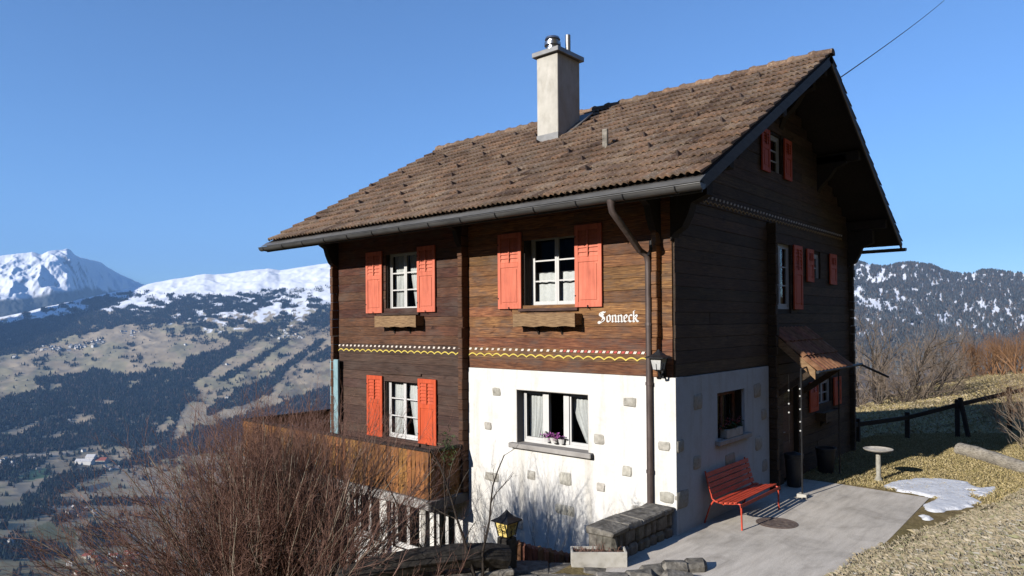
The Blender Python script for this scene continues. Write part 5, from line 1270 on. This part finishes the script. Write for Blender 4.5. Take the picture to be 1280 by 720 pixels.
# dark curved beam in the foreground, on two stub posts
pts = []; rad = []
for (px, py, dep) in ((425, 728, 8.6), (470, 711, 8.75), (520, 701, 8.9), (570, 695, 9.05), (612, 694, 9.2), (632, 697, 9.3)):
    pts.append(tuple(CAM+ray(px, py)*dep)); rad.append(.165)
BMN = tag(MB().tube(pts, rad, 8).build('curved_beam', M['beam_dark'], None, 40), 'dark curved timber beam lying across the foreground left of the lantern', 'beam')
for k in (1, 4): MB().cbox(pts[k][0]-.09, pts[k][0]+.09, pts[k][1]-.09, pts[k][1]+.09, -1.9, pts[k][2]-.05, .015).build('beam_post', M['beam_dark'], BMN)

w0, w1 = CAM+ray(640, 720)*9.15, CAM+ray(400, 745)*8.55
stone_wall('dark_wall', 'shaded rough stone wall under the dark curved beam', (w1[0], w1[1], 0), math.atan2(w0[1]-w1[1], w0[0]-w1[0]), float(np.hypot(*(w0-w1)[:2])), .4, -1.9, .06, 6, .36, M['stone_dark'], .5)
# ---- bird bath, log, fence
BBx, BBy = 1.45, 6.0
BB = tag(empty('bird_bath', (BBx, BBy, 0)), 'grey bird bath with a wide shallow dish on the grass', 'bird bath')
MB().lathe([(.10,-.12), (.09,.0), (.07,.04), (.045,.10), (.05,.35), (.045,.58), (.07,.61)], (BBx, BBy, 0), 14).build('stem', M['stone_set'], BB, 40)
MB().lathe([(.06,.60), (.20,.615), (.27,.64), (.285,.665), (.275,.67), (.255,.655), (.18,.632), (.02,.625)], (BBx, BBy, 0), 28).build('dish', M['stone_set'], BB, 40)
l0, l1 = at(1201, 562, 2, .10), at(1292, 588, 2, .12); d = Vector(l1-l0); pts = []; rad = []
for k in range(9):
    t = k/8; pts.append(Vector(l0)+d*t+Vector((0, 0, .02*math.sin(t*5)))); rad.append(.165*(1-.1*t)*random.uniform(.93,1.06))
tag(MB().tube(pts, rad, 14).build('log', M['log'], None, 40), 'weathered grey log lying on the grass before the fence', 'log')
FN = tag(empty('fence', (.9, 11, 0)), 'dark wooden post and rail fence behind the house', 'fence')
fp_ = [(1040, 575, 530), (1072.5, 566, 523), (1134.5, 557, 515), (1197, 541, 499), (1262, 531, 484), (1330, 520, 470)]
tops = []
for k, (px, yb, yt) in enumerate(fp_):
    Y_ = 8.9+k*2.1 if k < 3 else 10.5+(k-1)*1.75; base = at(px, yb, 1, Y_+0.0); top = at(px-(0 if k else 0), yt, 1, Y_)
    base[2] = min(base[2], float(ground_h(base[0], base[1])))-.25
    MB().cbox(base[0]-.06, base[0]+.06, base[1]-.06, base[1]+.06, base[2], top[2], .012).build('fence_post', M['fence'], FN)
    if k == 3: MB().tube([(base[0]+.32, base[1]-.05, base[2]), (base[0]+.08, base[1]-.06, top[2]+.06)], .065, 6).build('fence_post', M['fence'], FN)
    tops.append(top-np.array([0, 0.07, .16]))
for a, c in zip(tops[:-1], tops[1:]):
    dv = Vector(c-a); L_ = dv.length; b = MB(); up = Vector((0, 0, .06)); sd = dv.normalized().cross(Vector((0, 0, 1)))*.025
    A_, C_ = Vector(a)-dv*.03, Vector(c)+dv*.03
    b.add([A_-up-sd, C_-up-sd, C_-up+sd, A_-up+sd, A_+up-sd, C_+up-sd, C_+up+sd, A_+up+sd], BOXF); b.build('fence_rail', M['fence'], FN)

# ---- snow lying on the grass
def snow_patch(name, outline, z_up, label):
    """a thin uneven sheet: a height field kept only where the snow still lies."""
    P = np.array([at(px, py, 2, 0.0)[:2] for px, py in outline]); lo, hi = P.min(0)-.15, P.max(0)+.15; st = .03
    xs_, ys_ = np.arange(lo[0], hi[0], st), np.arange(lo[1], hi[1], st); X, Y = np.meshgrid(xs_, ys_)
    wX = X+.10*(fbm(X*5, Y*5, 4)-.5)*2; wY = Y+.14*(fbm(X*5+9, Y*5+4, 4)-.5)*2
    mk = in_poly(wX, wY, [tuple(p) for p in P]).astype(float)
    for _ in range(3): mk = (mk+np.roll(mk, 1, 0)+np.roll(mk, -1, 0)+np.roll(mk, 1, 1)+np.roll(mk, -1, 1))/5
    hole = sstep(.66, .72, fbm(X*2.6+30, Y*2.6+8, 4)); h = (mk-.42)*.10*z_up-.05*hole+.022*(fbm(X*7, Y*7, 4)-.5)+.010*(fbm(X*26, Y*26, 3)-.5)
    h = np.minimum(h, .045*z_up+.018*(fbm(X*6+3, Y*6, 4)-.5)+.008*(fbm(X*30, Y*30, 2)-.5)); Z = ground_h(X, Y)+np.maximum(h, -.02)+.012
    F = grid_faces(*X.shape); keep = (h.ravel()[F].max(1) > -.012) & (mk.ravel()[F].max(1) > .02); F = F[keep]
    u, inv = np.unique(F, return_inverse=True); V = np.stack([X, Y, Z], -1).reshape(-1, 3)[u]
    return tag(fast_mesh(name, V, inv.reshape(F.shape), M['snow'], smooth=True), label, 'snow', kind='stuff')
snow_patch('snow_patch', [(1106,608),(1122,602),(1150,599),(1180,600),(1205,602),(1218,607),(1226,612),(1245,608),(1249,613),(1232,620),(1222,620),(1216,616),(1210,620),(1226,628),(1210,634),(1190,637),(1172,641),(1160,638),(1162,631),(1172,623),(1150,619),(1125,614)], .55, 'thin melting patch of old snow on the grass beyond the patio')
snow_patch('snow_remnant', [(1155,646),(1162,645),(1165,648),(1160,650),(1156,649)], .8, 'small leftover lump of snow at the patio edge')

# ---- power line from the ridge to a pole out of view
a, c = at(1046, 100, 0, .9), CAM+ray(1184, -3)*42
pts = [tuple(a+(c-a)*t-np.array([0, 0, .35*t*(1-t)])) for t in np.linspace(0, 1, 18)]
tag(MB().tube(pts, .014, 6).build('power_line', M['wire'], None, 60), 'black power line running from the roof into the sky', 'cable')

# ------------------------------------------------------------------ bare shrubs and trees
def seg_mesh(name, S, mat, parent=None):
    """S: rows (x0,y0,z0,x1,y1,z1,r0,r1) -> one mesh of three sided tapering twigs."""
    S = np.array(S, float); n = len(S); A, B = S[:, :3], S[:, 3:6]; D = B-A; D /= np.linalg.norm(D, axis=1, keepdims=True)+1e-9
    ref = np.where(np.abs(D[:, 2:3]) < .9, [[0, 0, 1.0]], [[1.0, 0, 0]]); U = np.cross(D, ref); U /= np.linalg.norm(U, axis=1, keepdims=True); Wv = np.cross(D, U)
    V = np.zeros((n, 6, 3))
    for k in range(3):
        t = 2*math.pi*k/3; o = U*math.cos(t)+Wv*math.sin(t)
        V[:, k] = A+o*S[:, 6:7]; V[:, 3+k] = B+o*S[:, 7:8]
    F = np.array([(k, (k+1) % 3, 3+(k+1) % 3, 3+k) for k in range(3)]); F = (np.arange(n)[:, None, None]*6+F).reshape(-1, 4)
    return fast_mesh(name, V.reshape(-1, 3), F, mat, parent)
def unit(v): return v/(np.linalg.norm(v)+1e-9)
rg = np.random.default_rng(11)
def grow(p, d, L, r, lvl, out, cfg):
    """one shoot of several segments with side shoots; out[lvl] collects segments."""
    n = cfg['n'][lvl]; up = cfg['up'][lvl]; wob = cfg['wob'][lvl]; sl_ = L/n; taper = cfg.get('taper', .35)
    for i in range(n):
        d = unit(d+rg.normal(0, wob, 3)+np.array([0, 0, up])); q = p+d*sl_
        r0 = r*(1-(1-taper)*i/n); r1 = r*(1-(1-taper)*(i+1)/n); out[min(lvl, len(out)-1)].append((*p, *q, r0, r1)); p = q
        if lvl+1 < len(cfg['n']) and i >= cfg['first'][lvl]:
            k = cfg['kids'][lvl]; k = int(k)+(rg.random() < k-int(k))
            for _ in range(k):
                s = unit(np.cross(d, rg.normal(0, 1, 3))); a = cfg['ang'][lvl]*rg.uniform(.6, 1.35)
                grow(p-d*sl_*rg.random()*.8, unit(d*math.cos(a)+s*math.sin(a)), L*cfg['len'][lvl]*rg.uniform(.55, 1.2)*(1-.35*i/n), r1*cfg['rad'][lvl], lvl+1, out, cfg)
def plant(name, label, cat, base, stems, cfg, mats, names, group=None):
    E = tag(empty(name, tuple(base)), label, cat, group); out = [[] for _ in names]
    for (p, d, L, r) in stems: grow(np.array(p, float), unit(np.array(d, float)), L, r, 0, out, cfg)
    for nm, o, mt in zip(names, out, mats):
        if o: tag(seg_mesh(nm, o, mt, E), kind='stuff')
    return E
# the big bush in the left foreground
bc = CAM+ray(338, 800)*9.5; bc[2] = -1.0
stems = []
for i in range(330):
    a = rg.random()*6.283; lean = abs(rg.normal(0, .74)); lean = min(lean, 1.28); rr0 = rg.random()*.35
    sd = AX[0]*math.cos(a)+np.array([AX[2][0], AX[2][1], 0])*math.sin(a)*.75
    stems.append((bc+np.array([math.cos(a), math.sin(a), 0])*rr0, sd*math.sin(lean)+np.array([0, 0, math.cos(lean)]), rg.uniform(2.2, 3.1)*(1+.06*(lean > .8)), rg.uniform(.008, .016)))
cfgb = dict(n=[8, 5, 2], up=[.035, .10, .06], wob=[.08, .12, .17], first=[2, 1, 9], kids=[2.1, 2.0], ang=[.55, .62], len=[.36, .42], rad=[.62, .72], taper=.45)
plant('bare_bush', 'large bare bush of red brown twigs in the left foreground', 'bush', bc, stems, cfgb, [M['bark_tan'], M['bark_red'], M['bark_red']], ['stems', 'branches', 'twigs'])
# the lanky small tree right of it, before the balcony
tb = CAM+ray(600, 735)*9.0
cfgt = dict(n=[8, 5, 4], up=[.10, .10, .05], wob=[.13, .16, .2], first=[2, 1, 9], kids=[1.0, .9], ang=[.8, .8], len=[.34, .5], rad=[.55, .6], taper=.35)
stems = [(tb, AX[0]*.25+np.array([0, 0, 1]), 1.75, .024), (tb, -AX[0]*.55+np.array([0, 0, 1]), 1.9, .026), (tb-AX[0]*.3, -AX[0]*.95+np.array([0, 0, .8]), 1.7, .02), (tb-AX[0]*.55, AX[0]*.05+np.array([0, 0, 1]), 1.8, .016), (tb-AX[0]*.75, -AX[0]*.2+np.array([0, 0, 1]), 1.35, .014)]
TRE = plant('small_tree', 'thin dark bare tree with bent branches before the balcony end', 'tree', tb, stems, cfgt, [M['bark_dark'], M['bark_grey'], M['bark_grey']], ['trunk', 'branches', 'twigs'])
q0 = CAM+ray(560, 556)*9.0; b = MB()
for i in range(160):
    dd = unit(rg.normal(0, 1, 3)+np.array([0, 0, .8])); o = Vector(q0+np.array([rg.normal(0, .05), rg.normal(0, .05), rg.normal(0, .10)])); e = Vector(dd)*.07; s_ = Vector(np.cross(dd, rg.normal(0, 1, 3))).normalized()*.005
    b.add([o-s_, o+s_, o+e], [(0,1,2)])
tag(b.build('needles', M['leaf'], TRE, fix=False), kind='stuff')
# fine grey shrub against the white wall
sb = np.array([-2.0, -.8, -1.15]); stems = [(sb+np.array([rg.normal(0, .16), rg.normal(0, .08), 0]), np.array([rg.normal(.05, .26), rg.normal(-.1, .15), 1]), rg.uniform(.9, 1.6), .0042) for _ in range(8)]
cfgs = dict(n=[6, 4, 3], up=[.05, .05, .03], wob=[.07, .1, .15], first=[2, 1, 9], kids=[1.0, .8], ang=[.45, .5], len=[.32, .4], rad=[.6, .6], taper=.4)
plant('wall_shrub', 'fine grey twiggy shrub against the white plaster wall', 'shrub', sb, stems, cfgs, [M['bark_grey']]*3, ['stems', 'branches', 'twigs'])
# dry tuft by the downpipe
b = MB(); 
for i in range(120):
    x, y = -.75+random.gauss(0,.14), -.2+random.gauss(0,.06); h_ = random.uniform(.12,.35); dx, dy = random.gauss(0,.07), random.gauss(0,.04)
    b.add([(x-.003,y,.0), (x+.003,y,.0), (x+dx,y+dy,h_)], [(0,1,2)])
M['straw'] = pmat('straw', [(.26,.19,.09), (.42,.33,.17)], 20, bump=0)
tag(b.build('dry_tuft', M['straw'], None, fix=False), 'tuft of dry straw beside the foot of the downpipe', 'grass').location = (0, 0, .02)

# trees behind the fence
cfgtree = dict(n=[6, 6, 5, 4], up=[.05, .07, .05, .03], wob=[.10, .15, .2, .24], first=[1, 1, 1, 9], kids=[3.0, 2.6, 2.0], ang=[.75, .7, .7], len=[.62, .52, .50], rad=[.52, .5, .5], taper=.4)
def bare_tree(px, pyb, r, H, rad, lab, mats, name='bare_tree', n_st=1, cfg=cfgtree, spread=.15, grp=None):
    p = at_range(px, pyb, r); p[2] = min(p[2], float(ground_h(p[0], p[1])))-.1
    st = [(p+np.array([rg.normal(0, .25), rg.normal(0, .25), 0])*(n_st > 1), np.array([rg.normal(0, spread), rg.normal(0, spread), 1]), H*.62*rg.uniform(.85, 1.1), rad) for _ in range(n_st)]
    return plant(name, lab, 'tree' if name == 'bare_tree' else 'bush', p, st, cfg, mats, ['trunk', 'branches', 'twigs', 'fine_twigs'] if name == 'bare_tree' else ['stems', 'branches', 'twigs', 'fine_twigs'], grp)
gb = [M['bark_dark'], M['bark_grey'], M['bark_brown'], M['bark_brown']]
bare_tree(1112, 548, 46, 8.6, .16, 'broad bare tree behind the fence close to the house', gb, n_st=3, spread=.45)
bare_tree(1082, 548, 50, 8.2, .13, 'bare tree half hidden by the rear house corner', gb, n_st=2, spread=.4)
bare_tree(1150, 530, 52, 7.2, .11, 'low bare tree behind the fence, middle of the row', gb, n_st=3, spread=.45)
bare_tree(1184, 505, 62, 6.6, .10, 'grey bare tree at the right end of the row behind the fence', gb, n_st=2, spread=.4)
bare_tree(1205, 495, 85, 5.2, .10, 'distant pale bare tree beyond the meadow crest', gb, n_st=2, spread=.4)
go = [M['bark_orange']]*4
cfgh = dict(n=[5, 5, 4], up=[.08, .08, .05], wob=[.10, .16, .2], first=[1, 1, 9], kids=[2.6, 2.4], ang=[.55, .6], len=[.55, .5], rad=[.5, .55], taper=.4)
for k, (px, py, r) in enumerate(((1216, 472, 66), (1236, 468, 66), (1256, 462, 64), (1276, 456, 62), (1298, 452, 60), (1226, 462, 74), (1265, 452, 72))):
    bare_tree(px, py, r, 4.3, .05, 'orange brown bare bush of the hedge on the meadow crest', go, 'hedge_bush', 11, cfgh, .5, 'hedge bushes on the meadow crest')
# shrubs at the right edge
cfgr = dict(n=[7, 5, 4], up=[.03, .06, .04], wob=[.12, .16, .2], first=[2, 1, 9], kids=[1.9, 1.9], ang=[.6, .65], len=[.42, .45], rad=[.55, .6], taper=.35)
sb = at(1300, 548, 2, .3); stems = [(sb+np.array([rg.normal(0, .3), rg.normal(0, .3), -.2]), np.array([rg.normal(-.25, .5), rg.normal(0, .4), 1]), rg.uniform(1.4, 2.4), .012) for _ in range(34)]
plant('edge_shrub', 'tangled tan bare shrub at the right edge above the log', 'shrub', sb, stems, cfgr, [M['bark_tan'], M['bark_brown'], M['bark_orange']], ['stems', 'branches', 'twigs'])
sb = np.array([5.7, 5.6, .9]); rt = AX[0]
stems = [(sb+np.array([rg.normal(0, .2), rg.normal(0, .2), -.1]), -rt*rg.uniform(-.1, .42)+np.array([0, 0, 1])+rg.normal(0, .12, 3), rg.uniform(2.2, 3.6), .012) for _ in range(9)]
cfgq = dict(n=[8, 5, 3], up=[.0, .02, .02], wob=[.10, .16, .2], first=[3, 1, 9], kids=[.9, .8], ang=[.7, .7], len=[.38, .4], rad=[.5, .6], taper=.3)
plant('rose_shrub', 'tall thin red twigged shrub reaching in from the right edge', 'shrub', sb, stems, cfgq, [M['bark_red'], M['bark_orange'], M['bark_red']], ['stems', 'branches', 'twigs'])

# ------------------------------------------------------------------ dry grass on the bank and round the patio
def grass(name, pts, hmin, hmax, wid, cols, label, lean=.6):
    n = len(pts); a = RNG.random(n)*6.283; h = RNG.uniform(hmin, hmax, n); w = wid*RNG.uniform(.6, 1.4, n); ln = RNG.normal(0, lean, (n, 2))*h[:, None]
    V = np.zeros((n, 4, 3)); s = np.stack([np.cos(a), np.sin(a)], -1)*w[:, None]
    V[:, 0] = pts; V[:, 1] = pts; V[:, 0, :2] -= s; V[:, 1, :2] += s; V[:, 0:2, 2] -= .01
    V[:, 2] = pts; V[:, 2, :2] += ln*.45+s*.6; V[:, 2, 2] += h*.6
    V[:, 3] = pts; V[:, 3, :2] += ln; V[:, 3, 2] += h*np.clip(1-.3*np.abs(ln).sum(1)/h, .35, 1)
    F = (np.arange(n)[:, None, None]*4+np.array([(0, 1, 2), (0, 2, 3)])).reshape(-1, 3)
    C = np.array(cols)[RNG.integers(0, len(cols), n)]*(.62+.36*RNG.random((n, 1)))
    return tag(fast_mesh(name, V.reshape(-1, 3), F, M['grass'], col=np.repeat(C, 4, 0)), label, 'grass', kind='stuff')
def sample(n, x0, x1, y0, y1, cond):
    x = RNG.uniform(x0, x1, n); y = RNG.uniform(y0, y1, n); k = cond(x, y); x, y = x[k], y[k]
    return np.stack([x, y, ground_h(x, y)], -1)
bankd = lambda x, y: (x-2.05)*.97-(y+1.3)*.235
clump = lambda x, y: fbm(x*2.2, y*2.2, 3)
def onbank(x, y):
    d = bankd(x, y); grey = sstep(.55, 1.7, d+.9*(fbm(x*.8+3, y*.8, 3)-.5)); return (d > -.10) & (RNG.random(len(x)) < (.35+.9*sstep(.35, .65, clump(x, y)))*(1-.45*grey))
tan = [(.40,.33,.22), (.44,.37,.26), (.36,.30,.19), (.48,.42,.32), (.33,.28,.19), (.27,.26,.15)]
grass('bank_grass', sample(340000, 1.7, 6.0, -4.5, 9.5, onbank), .02, .085, .0014, tan, 'dry straw coloured grass on the bank at the lower right', .55)
grey = [(.34,.32,.28), (.44,.42,.37), (.28,.26,.21), (.40,.35,.26)]
grass('bank_litter', sample(80000, 2.0, 6.0, -4.5, 8.5, lambda x, y: (bankd(x, y) > .45) & (RNG.random(len(x)) < .9)), .01, .04, .002, grey, 'grey flattened dead grass and litter on the bank', 1.6)
olive = [(.40,.31,.14), (.48,.38,.19), (.31,.26,.11), (.56,.46,.26)]
grass('lawn_grass', sample(95000, -.6, 5.4, 5.0, 15.0, lambda x, y: (bankd(x, y) < .1) & ~((x < 2.6) & (y < 5.25))), .02, .06, .005, olive, 'short brownish lawn grass beyond the patio', .5)
grass('meadow_grass', sample(70000, -9, 9, 15.0, 58.0, lambda x, y: RNG.random(len(x)) < .35+.9*sstep(.4, .6, fbm(x*.7, y*.7, 3))), .05, .16, .014, olive+tan[:2], 'dry tufted grass on the meadow behind the fence', .6)

# ------------------------------------------------------------------ air between us and the mountains
hz = MB(); hz.box(-22500, 9500, -9500, 19500, -640, 2300); H_ = hz.build('haze', None)
hm = bpy.data.materials.new('haze_air'); hm.use_nodes = True; n = hm.node_tree.nodes; n.remove(n['Principled BSDF'])
pv = n.new('ShaderNodeVolumePrincipled'); pv.inputs['Color'].default_value = (.31,.57,1.0,1); pv.inputs['Density'].default_value = 5.4e-5; pv.inputs['Anisotropy'].default_value = 0.0
hm.node_tree.links.new(pv.outputs[0], n['Material Output'].inputs['Volume']); H_.data.materials.append(hm)
tag(H_, 'thin blue haze between the house and the mountains', 'haze', kind='stuff')
